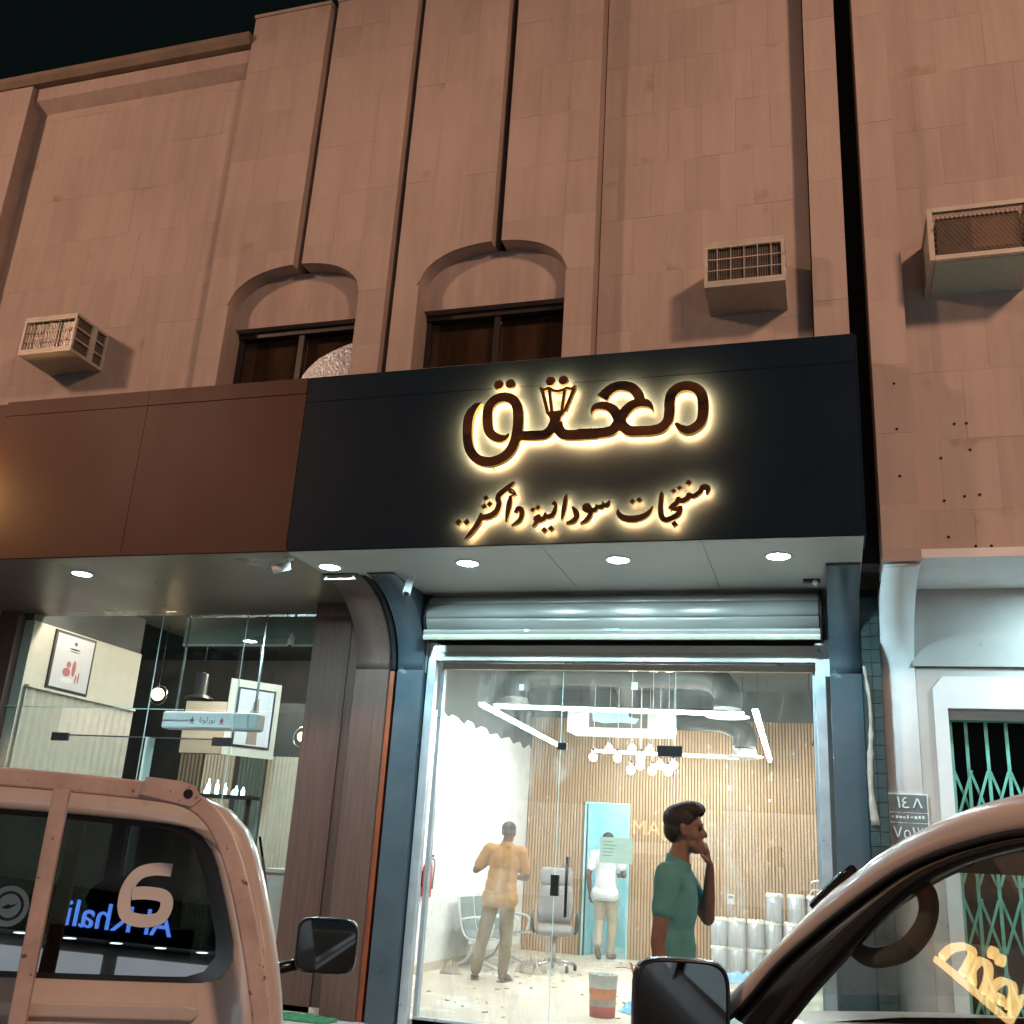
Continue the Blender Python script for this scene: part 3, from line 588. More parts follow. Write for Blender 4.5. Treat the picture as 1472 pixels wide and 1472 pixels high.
# ------------------------------------------------------------------ roller shutter
sh = thing('roller_shutter', 'rolled up grey metal roller shutter above the glass shopfront', 'shutter', (-1.885, 9.3, 3.5))
hw = 1.83
cy_, cz_, rr = .03, .235, .235
for k in range(4):
    a0, a1 = R_(112 + 41 * k), R_(112 + 41 * (k + 1) - 1.2)
    pts = []
    for q in range(7):
        a = a0 + (a1 - a0) * q / 6; r = rr + .007 * math.sin(math.pi * q / 6); pts.append((cy_ + r * math.cos(a), cz_ + r * math.sin(a) * .9))
    pts += [(cy_ + (rr - .02) * math.cos(a1), cz_ + (rr - .02) * math.sin(a1) * .9), (cy_ + (rr - .02) * math.cos(a0), cz_ + (rr - .02) * math.sin(a0) * .9)]
    MB().prism(pts, -hw, hw, 'x', smooth=True).build('slat', 'shutter_metal', sh)
MB().lathe([(.0001, -hw - .03), (.24, -hw - .03), (.24, -hw - .01), (.0001, -hw - .01)], (0, cy_, cz_), 24, 'x').build('drum_plate', 'black_metal', sh)
MB().lathe([(.0001, hw + .01), (.24, hw + .01), (.24, hw + .03), (.0001, hw + .03)], (0, cy_, cz_), 24, 'x').build('drum_plate', 'black_metal', sh)
for z0, z1 in ((.03, .072), (-.022, .026)):
    MB().prism([(-.205, z0), (-.215, (z0 + z1) / 2), (-.205, z1), (-.18, z1), (-.18, z0)], -hw - .01, hw + .01, 'x').build('bottom_slat', 'shutter_metal' if z0 > 0 else 'yellow_plastic', sh)
box('lock_plate', 'alu_frame', sh, -.08, .08, -.222, -.206, .045, .075, bevel=.004)
for x in (-.8, .86): box('lock_bolt', 'alu_frame', sh, x - .02, x + .02, -.219, -.206, .05, .07)
for k in range(2): box('curtain_slat', 'shutter_metal', sh, -hw + .03, hw - .03, .05, .075, -.03 - .075 * (k + 1) + .003, -.03 - .075 * k)
for x0, x1 in ((-1.875, -1.79), (1.785, 1.87)): box('guide_rail', 'alu_frame', sh, x0, x1, .06, .15, -3.44, .0, bevel=.004)
for x in (-1.93, 1.865): box('rail_lug', 'alu_frame', sh, x, x + .045, .055, .14, -.3, .03, bevel=.003)
# ------------------------------------------------------------------ glass shopfront
gf = thing('glass_shopfront', 'dusty frameless glass shopfront with silver header and central door', 'shopfront', (-1.885, 9.55, .11))
box('header', 'alu_frame', gf, -1.78, 1.78, -.06, .04, 3.22, 3.35, bevel=.004); box('header_strip', 'yellow_plastic', gf, -1.78, 1.78, -.02, .03, 3.16, 3.217)
box('threshold', 'alu_frame', gf, -1.79, 1.79, -.05, .05, -.05, .022, bevel=.003)
for x0, x1 in ((-1.795, -1.755), (1.755, 1.795)): box('frame', 'alu_frame', gf, x0, x1, -.03, .04, .025, 3.155, bevel=.003)
for x0, x1, z0, z1 in ((-1.752, -.545, .026, 3.155), (-.538, .532, .03, 2.425), (-.538, .532, 2.432, 3.155), (.539, 1.752, .026, 3.155)):
    box('glass_pane', 'shop_glass', gf, x0, x1, -.005, .005, z0, z1)
pm('glass_edge', (.55, .72, .70), .25, var=.05)
for x in (-.5415, .5355): box('glass_edge', 'glass_edge', gf, x - .0025, x + .0025, -.0055, .0055, .03, 3.15)
for x0, x1, z0, z1 in ((-.57, -.48, 2.41, 2.475), (.37, .60, 2.38, 2.475)):
    box('patch_fitting', 'black_metal', gf, x0, x1, -.016, .016, z0, z1, bevel=.003)
box('lock', 'black_metal', gf, -.575, -.50, -.02, .02, 1.12, 1.30, bevel=.003)
mb = MB(); mb.tube([(-.42, -.05, .95), (-.42, -.05, 1.46)], .014, 10)
for z in (1.0, 1.40): mb.tube([(-.42, -.05, z), (-.42, 0, z)], .008, 8)
mb.build('door_handle', 'black_metal', gf)
MB().prism([(-.07, 3.30), (.05, 3.30), (.06, 3.33), (.02, 3.345), (-.06, 3.34)], -.09, -.062, 'y').build('latch', 'black_metal', gf)
MB().tube([(0, -.075, 3.30), (.0, -.08, 3.25)], .007, 6).build('latch_pin', 'alu_frame', gf)
pm('notice_green', (.42, .52, .42), .7, var=.12, scale=8)
pm('ink_green', (.16, .26, .21), .7)
nt_ = thing('glass_notice', 'pale green paper notice stuck on the glass door', 'notice', (-1.87, 9.538, 1.65))
box('sheet', 'notice_green', nt_, -.15, .15, -.001, .001, -.11, .11)
for j in range(5): box('printed_line', 'ink_green', nt_, -.12, -.12 + random.uniform(.09, .13), -.0018, -.001, .07 - j * .03, .076 - j * .03)
for (x, z, s) in [(-.98, 2.96, .05), (1.0, 2.1, .035), (1.35, 2.02, .02), (.12, 2.98, .06)]:
    q = box('paper_scrap', 'white_plastic', gf, x, x + s, -.0068, -.0055, z, z + s * 1.2)
# loose wire by the right jamb
wr = thing('loose_wire', 'thin loose cable dangling inside the right side of the glass', 'cable', (-.15, 9.72, 3.3))
wpath = [(0, 0, .6), (.0, 0, .1), (-.015, 0, -.12), (.02, .01, -.35), (.03, 0, -.52), (-.0, .01, -.66)]
MB().tube(catmull(wpath, 5), .006, 6).build('cable', 'black_plastic', wr)
MB().tube(catmull([(.03, 0, .6), (.035, 0, -.05), (.02, 0, -.25)], 5), .005, 6).build('cable', 'black_plastic', wr)

# ------------------------------------------------------------------ security cameras under the soffit
def bullet_cam(loc, label, yaw, pitch, group=None):
    t = thing('security_camera', label, 'camera', loc, yaw, group)
    MB().lathe([(.0001, 0), (.045, 0), (.045, -.012), (.02, -.016), (.012, -.02), (.012, -.05), (.0001, -.05)], n=16).build('mount', 'white_plastic', t)
    MB().sphere((0, 0, -.055), .02, 10, 6).build('ball_joint', 'white_plastic', t)
    p = Matrix.Rotation(pitch, 4, 'X')
    def pts(L): return [tuple(p @ Vector(q)) for q in L]
    off = Vector((0, -.03, -.085))
    mb = MB(); mb.tube([tuple(off + p @ Vector((0, y, 0))) for y in (.05, .049, -.11, -.112)], [.02, .036, .036, .03], 14); mb.build('body', 'white_plastic', t)
    MB().tube([tuple(off + p @ Vector((0, y, .004))) for y in (.03, -.135)], (.042), 12).build('sun_shield', 'white_plastic', t) if False else None
    MB().tube([tuple(off + p @ Vector((0, y, 0))) for y in (-.1125, -.116)], .028, 14).build('lens', 'black_plastic', t)
    return t
bullet_cam((-4.57, 7.85, ZS), 'white bullet camera under the joint of the brown and dark canopies', R_(-62), R_(22))
bullet_cam((-3.68, 8.54, ZS), 'small white camera hanging beside the dark curved bracket', R_(8), R_(62))
t = thing('motion_sensor', 'small grey sensor box on the soffit above the right end of the shutter', 'sensor', (-.10, 8.87, ZS))
box('plate', 'black_metal', t, -.07, .07, -.03, .03, -.025, 0); MB().sphere((.03, -.02, -.035), .026, 12, 8).build('eye', 'white_plastic', t)
t = thing('mounting_bracket', 'thin white metal bracket on the brown column top', 'bracket', (-4.35, 8.42, ZS - .015))
box('bar', 'white_plastic', t, -.15, .17, -.012, .012, -.034, -.022); [box('leg', 'white_plastic', t, x, x + .02, -.01, .01, -.0225, .016) for x in (-.14, .14)]

# ------------------------------------------------------------------ window air conditioners
def window_ac(loc, label):
    t = thing('air_conditioner', label, 'air conditioner', loc, 0, None)
    W2, D, H = .335, .50, .44            # half width, depth out of the wall, height
    mb = MB()
    mb.box(-W2, W2, -D, .06, 0, .035); mb.box(-W2, W2, -D, .06, H - .03, H)
    for sx in (-1, 1):
        a, b = (-W2, -W2 + .03) if sx < 0 else (W2 - .03, W2)
        mb.box(a, b, -D, -D + .03, .035, H - .03); mb.box(a, b, -.24, -.17, .035, H - .03); mb.box(a, b, -.02, .06, .035, H - .03)
        for z in (.15, .28): mb.box(a + .003, b - .003, -D + .03, -.02, z, z + .02)
    mb.box(-W2, W2, -D - .002, -D + .03, H - .06, H - .03); mb.box(-W2, W2, -D - .002, -D + .03, .03, .06)
    mb.build('casing', 'ac_metal', t, bevel=.004)
    box('core', 'ac_dark', t, -W2 + .032, W2 - .032, -D + .045, .05, .036, H - .031)
    mb = MB()
    for k in range(30):
        x = -W2 + .045 + k * (2 * W2 - .09) / 29; mb.box(x - .003, x + .003, -D + .036, -D + .045, .065, H - .065)
    f = mb.build('fins', 'ac_fins', t); f['kind'] = 'stuff'
    for k in range(1, 6):
        x = -W2 + k * 2 * W2 / 6; MB().tube([(x, -D + .012, .05), (x, -D + .012, H - .05)], .0045, 6).build('guard_wire', 'ac_metal', t)
    for z in (.16, .27): MB().tube([(-W2 + .01, -D + .006, z), (W2 - .01, -D + .006, z)], .0045, 6).build('guard_wire', 'ac_metal', t)
    return t
window_ac((-7.70, YW - .02, 6.22), 'beige window air conditioner on the stone wall above the brown fascia')
window_ac((-.55, YW - .02, 6.22), 'beige window air conditioner with wire grid above the gold sign')
pm('mesh_brown', (.16, .11, .08), .5, metal=.4, var=.2)
cg = thing('air_conditioner_cage', 'air conditioner inside a mesh fronted cage on the neighbouring wall', 'air conditioner', (1.28, YW - .02, 6.22))
mb = MB(); W2, D, H = .36, .58, .48
for sx in (-1, 1):
    mb.box(sx * W2 - .02, sx * W2 + .02, -D, -D + .04, 0, H); mb.box(sx * W2 - .02, sx * W2 + .02, -.04, .05, 0, H)
    mb.box(sx * W2 - .018, sx * W2 + .018, -D + .042, -.042, 0, .04); mb.box(sx * W2 - .018, sx * W2 + .018, -D + .042, -.042, H - .04, H)
mb.box(-W2 + .022, W2 - .022, -D, -D + .04, 0, .04); mb.box(-W2 + .022, W2 - .022, -D, -D + .04, H - .04, H)
mb.build('frame', 'ac_metal', cg)
box('floor_panel', 'cage_green', cg, -W2 + .022, W2 - .022, -D + .045, .0, -.004, .012)
for sx in (-1, 1): box('side_panel', 'ac_metal', cg, sx * W2 - .004, sx * W2 + .004, -D + .045, -.05, .045, H - .045)
box('unit', 'ac_dark', cg, -.31, .31, -.50, .0, .045, .43, bevel=.01); box('coil', 'mesh_brown', cg, -.05, .27, -.505, -.501, .12, .38)
mb = MB()
nx = 22
for k in range(-12, nx + 1):
    for sg_ in (1, -1):
        x0 = -W2 + .02 + k * .034; pts = []
        x1 = x0 + .26
        a, b = max(x0, -W2 + .02), min(x1, W2 - .02)
        if b - a < .02: continue
        za = .04 + (a - x0) / .26 * (H - .08); zb = .04 + (b - x0) / .26 * (H - .08)
        if sg_ < 0: za, zb = H - za, H - zb
        d = .0036
        mb.prism([(a, za - d), (b, zb - d), (b, zb + d), (a, za + d)], -D + .012 + (.004 if sg_ > 0 else 0), -D + .0155 + (.004 if sg_ > 0 else 0), 'y')
m_ = mb.build('expanded_mesh', 'mesh_brown', cg); m_['kind'] = 'stuff'
# ------------------------------------------------------------------ inside the shop being fitted out
pm('shop_floor', (.62, .53, .43), .45, var=.14, scale=3, bump=.06, spots=((.74, .70, .64), 2.2, .55), rvar=.12)
pm('shop_white', (.80, .80, .78), .7, var=.04, scale=3)
pm('shop_dark', (.08, .085, .085), .85, var=.15, scale=2)
pm('slat_wood', (.50, .325, .19), .55, var=.22, scale=8, stretch=(6, 6, .3), spots=((.66, .54, .40), 6, .66))
pm('slat_back', (.20, .12, .065), .7)
pm('duct_grey', (.065, .07, .07), .5, metal=.35, var=.12)
pm('cyan_wall', (.45, .80, .86), .7, var=.05)
pm('grey_leather', (.20, .19, .195), .5, var=.15, scale=9, bump=.2)
pm('chrome', (.62, .64, .65), .22, metal=.9, var=.1)
pm('seat_grey', (.17, .21, .22), .5, var=.12)
pm('white_metal', (.74, .76, .74), .4, var=.06)
pm('can_film', (.55, .57, .60), .22, metal=.35, var=.30, scale=5, stretch=(5, 5, .15), rnd=.05)
pm('can_cap', (.80, .78, .70), .5, var=.08)
pm('bucket_orange', (.55, .19, .08), .5, var=.25, scale=10, spots=((.62, .52, .45), 14, .60))
pm('bucket_grey', (.52, .50, .46), .5, var=.2, scale=8)
pm('bucket_red', (.42, .06, .05), .5, var=.2)
pm('blue_plastic', (.22, .52, .78), .35, var=.2, scale=5)
pm('skirting', (.60, .50, .40), .6, var=.1)
pm('red_paint', (.55, .03, .03), .4)
pm('debris', (.40, .34, .27), .8, var=.4, scale=14)
pm('bottle_blue', (.55, .75, .85), .15, var=.05)
pm('bottle_cap', (.03, .15, .55), .4)
X0, X1, Y0, Y1, ZFl, ZC = -4.95, .55, 9.62, 17.4, .11, 4.35
struct(MB().box(X0 - .1, X1 + .1, 9.50, Y1 + 3.0, .062, ZFl).build('shop_floor', 'shop_floor'))
struct(MB().box(X0 - .1, X1 + .1, 9.6, Y1 + .12, ZC, ZC + .1).build('shop_ceiling', 'shop_dark'))
# left wall: white paint stopped at a ragged line, bare grey above
pts = [(Y0, ZFl)]; top = []
n = 60
for i in range(n + 1): top.append((Y0 + (Y1 - Y0) * i / n, 3.32 + .03 * math.sin(i * 1.3) + random.uniform(-.025, .025) - .015 * (i % 7 == 0)))
lw = struct(MB().box(X0 - .1, X0 - .004, Y0 - .02, Y1 + .12, ZFl, ZC).build('shop_wall_left', 'shop_dark'))
MB().prism([(Y0, ZFl), (Y1, ZFl)] + top[::-1], X0 - .004, X0, 'x').build('white_paint', 'shop_white', lw)
box('skirting', 'skirting', lw, X0 + .0005, X0 + .012, Y0, Y1, ZFl, ZFl + .10)
struct(MB().box(X1, X1 + .1, Y0 - .02, Y1 + .12, ZFl, ZC).build('shop_wall_right', 'shop_white'))
struct(MB().box(X0, -3.78, 9.63, 9.70, ZFl, ZC).build('shop_wall_front', 'shop_white'))
struct(MB().box(-.02, X1, 9.63, 9.70, ZFl, ZC).build('shop_wall_front', 'shop_white'))
struct(MB().box(-3.78, -.02, 9.60, 9.66, 3.47, ZC).build('shop_wall_front', 'shop_dark'))
DX0, DX1, DZ = -3.92, -3.22, 2.45
mb = MB(); mb.prism([(X0, ZFl), (DX0, ZFl), (DX0, DZ), (DX1, DZ), (DX1, ZFl), (X1, ZFl), (X1, ZC), (X0, ZC)], Y1 + .02, Y1 + .12, 'y')
bw = struct(mb.build('shop_wall_back', 'slat_back'))
mb = MB(); x = X0 + .02
while x < X1 - .03:
    if x + .032 < DX0 - .03 or x > DX1 + .03: mb.box(x, x + .030, Y1 - .005, Y1 + .019, ZFl, 3.86)
    else: mb.box(x, x + .030, Y1 - .005, Y1 + .019, DZ + .03, 3.86)
    x += .050
sl = mb.build('wood_slat', 'slat_wood', bw); sl['kind'] = 'stuff'
MB().box(X0, X1, Y1 - .004, Y1 + .018, 3.865, ZC).build('bare_band', 'shop_dark', bw)
mb = MB(); mb.box(DX0 - .028, DX0, Y1 - .012, Y1 + .12, ZFl, DZ + .028); mb.box(DX1, DX1 + .028, Y1 - .012, Y1 + .12, ZFl, DZ + .028); mb.box(DX0, DX1, Y1 - .012, Y1 + .12, DZ, DZ + .028); mb.build('door_frame', 'cyan_wall', bw)
# little tiled back room beyond the door
br = struct(MB().box(-4.9, -2.2, 19.6, 19.7, ZFl, 3.2).build('back_room_wall', 'cyan_wall'))
box('wall', 'cyan_wall', br, -5.0, -4.9, Y1 + .121, 19.7, ZFl, 3.2); box('wall', 'cyan_wall', br, -2.2, -2.1, Y1 + .121, 19.7, ZFl, 3.2); box('ceiling', 'cyan_wall', br, -4.9, -2.2, Y1 + .121, 19.6, 3.0, 3.1)
box('ajar_door', 'cyan_wall', br, DX0 + .01, DX0 + .05, Y1 + .13, Y1 + .75, ZFl, 2.40)
em('assumed_room_tube', (.75, .97, 1), 85)
tl = thing('assumed_tube_light', 'white tube light assumed on the back room ceiling', 'light', (-3.5, 18.6, 3.0)); box('tube', 'assumed_room_tube', tl, -.6, .6, -.06, .06, -.06, -.002)  # lamp out of sight, assumed from the bright back doorway
bt = thing('water_bottle', 'clear water bottle with blue cap on the back room floor', 'bottle', (-3.77, 17.95, ZFl))
MB().lathe([(.0001, 0), (.12, 0), (.125, .03), (.125, .30), (.09, .38), (.035, .42), (.035, .46)], n=18).build('body', 'bottle_blue', bt); MB().lathe([(.04, .45), (.04, .50), (.0001, .50)], n=14).build('cap', 'bottle_cap', bt)

# ------------------------------------------------------------------ ceiling lights and services
def led_bar(a, b, label):
    t = thing('led_bar', label, 'light', a, 0, None)
    a, b = Vector(a), Vector(b); d = (b - a); l = d.length; t.rotation_euler = (0, 0, math.atan2(d.y, d.x))
    box('housing', 'white_metal', t, 0, l, -.034, .034, .001, .014); box('diffuser', 'led_white', t, .004, l - .004, -.020, .020, -.032, 0)
    for s in (.12, .88): MB().tube([(l * s, 0, .06), (l * s, 0, ZC - a.z)], .003, 5).build('hanging_wire', 'black_metal', t)
led_bar((-3.72, 11.45, 3.2), (-.90, 11.70, 3.2), 'long linear light bar hanging nearest the glass')
led_bar((-3.84, 11.30, 3.2), (-3.97, 15.75, 3.2), 'linear light bar hanging along the white wall')
led_bar((-3.55, 16.1, 3.2), (-1.25, 16.45, 3.2), 'linear light bar hanging along the wood slat wall')
led_bar((-.76, 11.42, 3.2), (-.90, 16.75, 3.2), 'linear light bar hanging at the far side from the white wall')
for (x, y, z) in [(-2.96, 13.4, 2.83), (-2.64, 13.4, 2.83), (-2.67, 14.6, 3.08), (-2.37, 13.6, 2.86), (-2.42, 14.6, 3.07), (-2.39, 13.0, 2.65), (-2.41, 13.8, 2.78), (-2.12, 13.0, 2.65), (-2.15, 13.8, 2.79), (-1.92, 13.0, 2.65), (-1.97, 13.8, 2.8), (-3.0, 14.6, 3.07)]:
    t = thing('pendant_bulb', 'glowing round bulb in the hanging cluster before the wood wall', 'bulb', (x, y, z), 0, 'cluster of pendant bulbs')
    MB().sphere((0, 0, 0), .052, 14, 8).build('globe', 'bulb', t); MB().lathe([(.0001, .11), (.022, .11), (.024, .045), (.0001, .045)], n=10).build('socket', 'chrome', t)
    MB().tube([(0, 0, .11), (0, 0, ZC - z)], .004, 5).build('cord', 'white_plastic', t)
ac = thing('ceiling_air_conditioner', 'long white ceiling suspended air conditioner with torn paper over its grille', 'air conditioner', (-2.86, 14.5, 3.28))
box('case', 'white_plastic', ac, -.75, .75, 0, .55, 0, .33, bevel=.03); box('grille', 'ac_dark', ac, -.42, .42, -.008, .02, .07, .27)
pm('paper_cyan', (.42, .72, .78), .7)
MB().prism([(-.36, .16), (-.2, .13), (.05, .145), (.25, .13), (.3, .2), (.16, .22), (.14, .275), (-.38, .275)], -.016, -.009, 'y').build('paper', 'paper_cyan', ac)
for s in (-1, 1): MB().tube([(s * .6, .25, .33), (s * .6, .25, ZC - 3.28)], .006, 6).build('hanger', 'black_metal', ac)
def duct(path, r, label, disc=None):
    t = thing('air_duct', label, 'duct', path[0]); o = Vector(path[0]); q = [tuple(Vector(p) - o) for p in catmull(path, 6)]
    rs = [r * (1 + .02 * (i % 2)) for i in range(len(q))]
    MB().tube(q, rs, 18).build('pipe', 'duct_grey', t)
    for f in (.25, .75):
        p = q[int(len(q) * f)]; MB().tube([p, (p[0], p[1], ZC - o.z)], .006, 6).build('hanger', 'black_metal', t)
    if disc:
        d = Vector(disc) - o; MB().lathe([(r, .10), (r * 1.1, .02), (r * 1.6, 0), (r * 1.6, -.012), (.0001, -.03)], tuple(d), 24).build('diffuser', 'white_plastic', t)
duct([(-3.95, 13.0, 3.5), (-3.95, 13.02, 3.68), (-3.75, 13.1, 3.86), (-3.2, 13.2, 3.9), (-2.5, 13.3, 3.9), (-1.8, 13.2, 3.88), (-1.4, 13.05, 3.82), (-1.2, 13.0, 3.62), (-1.2, 13.0, 3.44)], .17, 'grey ventilation duct crossing above the light bars', (-1.2, 13.0, 3.34))
MB().lathe([(.17, .10), (.19, .02), (.30, 0), (.30, -.012), (.0001, -.03)], (-3.95, 13.0, 3.42), 24).build('duct_diffuser', 'white_plastic')
tag(bpy.data.objects['duct_diffuser'], 'white round diffuser below the duct end near the white wall', 'diffuser')
duct([(-2.3, 16.2, 3.72), (-1.9, 16.1, 3.7), (-1.5, 16.0, 3.66), (-1.25, 16.0, 3.5), (-1.23, 16.0, 3.28)], .17, 'grey ventilation duct bending down beside the wood wall', (-1.23, 16.0, 3.16))
duct([(-2.75, 13.6, 4.1), (-2.72, 13.9, 4.0), (-2.7, 14.3, 3.82), (-2.7, 14.6, 3.66)], .14, 'short flexible duct feeding the ceiling air conditioner')

# ------------------------------------------------------------------ things standing in the shop
# row of three waiting seats along the white wall
bn = thing('waiting_bench', 'grey three seat steel waiting bench with white frame by the white wall', 'bench', (-4.62, 14.45, ZFl), 0)
for i in range(3):
    y = -.42 + i * .58
    prof = [(-.16, .88, .014), (-.145, .80, .02), (-.11, .58, .02), (-.06, .44, .02), (.02, .385, .02), (.20, .40, .02), (.36, .43, .014)]
    L, Rr = ribbon([(a, b, c) for a, b, c in prof], 4)
    mb = MB(); mb.prism(L + Rr[::-1], y - .25, y + .25, 'y', smooth=False); mb.build('seat', 'seat_grey', bn)
for y in (-.71, -.13, .45, 1.03):
    MB().tube(catmull([(-.17, y, .88), (-.12, y, .6), (-.06, y, .43), (.06, y, .37), (.36, y, .40)], 5), .014, 8).build('side_rail', 'white_metal', bn)
    MB().tube(catmull([(-.11, y, .60), (.04, y, .635), (.24, y, .635), (.33, y, .58), (.30, y, .42)], 5), .018, 8).build('armrest', 'white_metal', bn)
MB().tube([(.04, -.74, .34), (.04, 1.06, .34)], .028, 10).build('beam', 'white_metal', bn)
for y in (-.45, .8):
    MB().tube(catmull([(-.25, y, .02), (-.1, y, .10), (.03, y, .32), (.10, y, .12), (.34, y, .02)], 5), .022, 8).build('leg', 'white_metal', bn)
# office chair
oc = thing('office_chair', 'grey padded office armchair on castors behind the man in tan', 'chair', (-3.72, 14.75, ZFl), R_(15))
def pad(w, h, d, sq=.35):
    L = []
    for k in range(9):
        t = -1 + 2 * k / 8; s = max(.02, (1 - abs(t) ** 4)) ** .5
        L.append([(w * math.copysign(abs(math.cos(a)) ** sq, math.cos(a)) * (1 - .12 * abs(t) ** 2), d * math.copysign(abs(math.sin(a)) ** sq, math.sin(a)) * s, h * t) for a in [2 * math.pi * q / 20 for q in range(20)]])
    return L
def padobj(nm, w, h, d, loc, rx):
    mb = MB(); mb.loft(pad(w, h, d), cap0=True, cap1=True); return mb.build(nm, 'grey_leather', oc, loc=loc, rot=(rx, 0, 0))
padobj('seat', .26, .25, .07, (0, 0, .50), R_(90)); padobj('backrest', .255, .26, .06, (0, .24, .84), R_(-10)); padobj('headrest', .23, .13, .055, (0, .31, 1.19), R_(-10))
for s in (-1, 1):
    MB().tube(catmull([(s * .30, .16, .50), (s * .31, .14, .70), (s * .31, -.16, .72), (s * .31, -.2, .56), (s * .28, -.1, .48)], 5), .024, 8).build('armrest', 'black_plastic', oc)
MB().tube([(0, 0, .10), (0, 0, .44)], .03, 10).build('gas_lift', 'chrome', oc)
for k in range(5):
    a = 2 * math.pi * k / 5 + .3; p = (math.cos(a) * .32, math.sin(a) * .32)
    MB().tube([(0, 0, .13), (p[0], p[1], .085)], [.026, .016], 8).build('base_arm', 'chrome', oc)
    MB().lathe([(.0001, -.022), (.034, -.022), (.038, 0), (.034, .022), (.0001, .022)], (p[0], p[1], .038), 12, 'x').build('castor', 'black_plastic', oc)
# stacked film wrapped cans
cm_body = MB().lathe([(.0001, .0), (.118, .0), (.125, .012), (.125, .335), (.118, .345)], n=22)
cmb = cm_body.mesh('body', 'can_film')
cap = MB(); cap.lathe([(.127, .335), (.129, .365), (.118, .378), (.0001, .372)], n=22)
for k in range(10):
    a = 2 * math.pi * k / 10; cap.lathe([(.018, .366), (.018, .388), (.0001, .390)], (math.cos(a) * .095, math.sin(a) * .095, 0), 6)
cmc = cap.mesh('cap', 'can_cap')
rows = [(0, 0, 8), (1, 0, 7), (2, 3, 4)]
spots_ = [(x, lv) for lv, xs_ in ((0, [-1.66 + .262 * k for k in range(7)]), (1, [-1.66 + .262 * k for k in range(7)]), (2, [-.86, -.56, -.29, -.02])) for x in xs_]
for (x, lv) in spots_:
    lab = ['film wrapped white topped can in the bottom row by the wood wall', 'film wrapped white topped can in the middle row of the stack', 'film wrapped white topped can on the very top of the stack'][lv]
    t = thing('can', lab, 'can', (x + random.uniform(-.008, .008), 16.45 + .06 * (x + 1.6) + random.uniform(-.012, .012), ZFl + lv * .382), random.uniform(0, 6), ['bottom row of cans', 'middle row of cans', 'top row of cans'][lv])
    for nm, me in (('body', cmb), ('cap', cmc)):
        o = bpy.data.objects.new(nm, me); col.objects.link(o); o.parent = t
sp = thing('spray_gun', 'white plastic dispenser with looped hose on top of the cans', 'dispenser', (-.16, 16.52, ZFl + 3 * .382 + .008))
MB().lathe([(.0001, 0), (.05, 0), (.05, .10), (.03, .13), (.02, .17), (.0001, .17)], n=12).build('body', 'white_plastic', sp); MB().tube(catmull([(0, 0, .16), (-.06, 0, .2), (-.14, 0, .19), (-.17, 0, .17)], 4), .016, 8).build('nozzle', 'white_plastic', sp)
MB().tube(catmull([(-.04, 0, .06), (-.14, .0, .08), (-.2, 0, .02), (-.2, 0, .0)], 5), .01, 6).build('hose', 'white_plastic', sp)
# paint bucket
bk = thing('paint_bucket', 'splashed orange and grey paint bucket standing on the floor behind the glass', 'bucket', (-2.23, 10.9, ZFl))
MB().lathe([(.0001, 0), (.125, 0), (.128, .10)], n=24).build('base_band', 'bucket_red', bk); MB().lathe([(.128, .101), (.138, .26)], n=24).build('label_band', 'bucket_orange', bk); MB().lathe([(.138, .261), (.146, .37), (.150, .38), (.146, .39), (.138, .385), (.13, .1), (.0001, .1)], n=24).build('rim', 'bucket_grey', bk)
MB().tube(catmull([(-.146, 0, .35), (-.1, -.1, .40), (.0, -.15, .38), (.1, -.1, .40), (.146, 0, .35)], 5), .004, 6).build('handle', 'chrome', bk)
# crumpled blue plastic sheets
def crumple(loc, r, label, mat='blue_plastic', h=.12, name='plastic_sheet', sub=4):
    bm = bmesh.new(); bmesh.ops.create_grid(bm, x_segments=14, y_segments=14, size=1)
    for v in bm.verts:
        d = max(abs(v.co.x), abs(v.co.y)); v.co.x *= r[0] * (1 + random.uniform(-.12, .12)); v.co.y *= r[1] * (1 + random.uniform(-.12, .12)); v.co.z = max(.004, (1 - d ** 2) * h * random.uniform(.2, 1.3) + .004)
    me = bpy.data.meshes.new(name); bm.to_mesh(me); bm.free(); me.materials.append(MATS[mat]); o = bpy.data.objects.new(name, me); col.objects.link(o); o.location = loc; o.rotation_euler = (0, 0, random.uniform(0, 3))
    so_ = o.modifiers.new('t', 'SOLIDIFY'); so_.thickness = .003; so_.offset = 1
    tag(o, label, 'plastic sheet' if 'plastic' in name else 'rag'); return o
crumple((-1.85, 11.35, ZFl), (.22, .3), 'crumpled blue plastic sheet beside the paint bucket', h=.16)
crumple((-2.1, 15.3, ZFl), (.3, .35), 'pale blue plastic sheet on the floor in front of the cans', h=.10)
crumple((-1.25, 15.6, ZFl), (.45, .3), 'blue plastic sheet lying along the stacked cans', h=.10)
crumple((-4.62, 13.15, ZFl), (.13, .10), 'small heap of dusty rag on the floor by the bench', 'debris', .14, 'dust_rag')
crumple((-3.85, 14.1, ZFl), (.16, .14), 'grey rag heap between the bench and the office chair', 'debris', .2, 'dust_rag')
mb = MB()
for k in range(220):
    x, y = random.uniform(-4.6, -.3), random.uniform(9.9, 17); s = random.choice([.008, .012, .02, .035]); a = random.uniform(0, 3); dx, dy = s * math.cos(a), s * math.sin(a); e = s * random.uniform(.2, .7)
    mb.prism([(x - dx, y - dy), (x + dy * e / s, y - dx * e / s), (x + dx, y + dy), (x - dy * e / s, y + dx * e / s)], ZFl + .001, ZFl + .001 + s * .35, 'z')
d_ = mb.build('floor_debris', 'debris'); tag(d_, 'scattered dust chips and scraps over the shop floor', 'debris', kind='stuff')
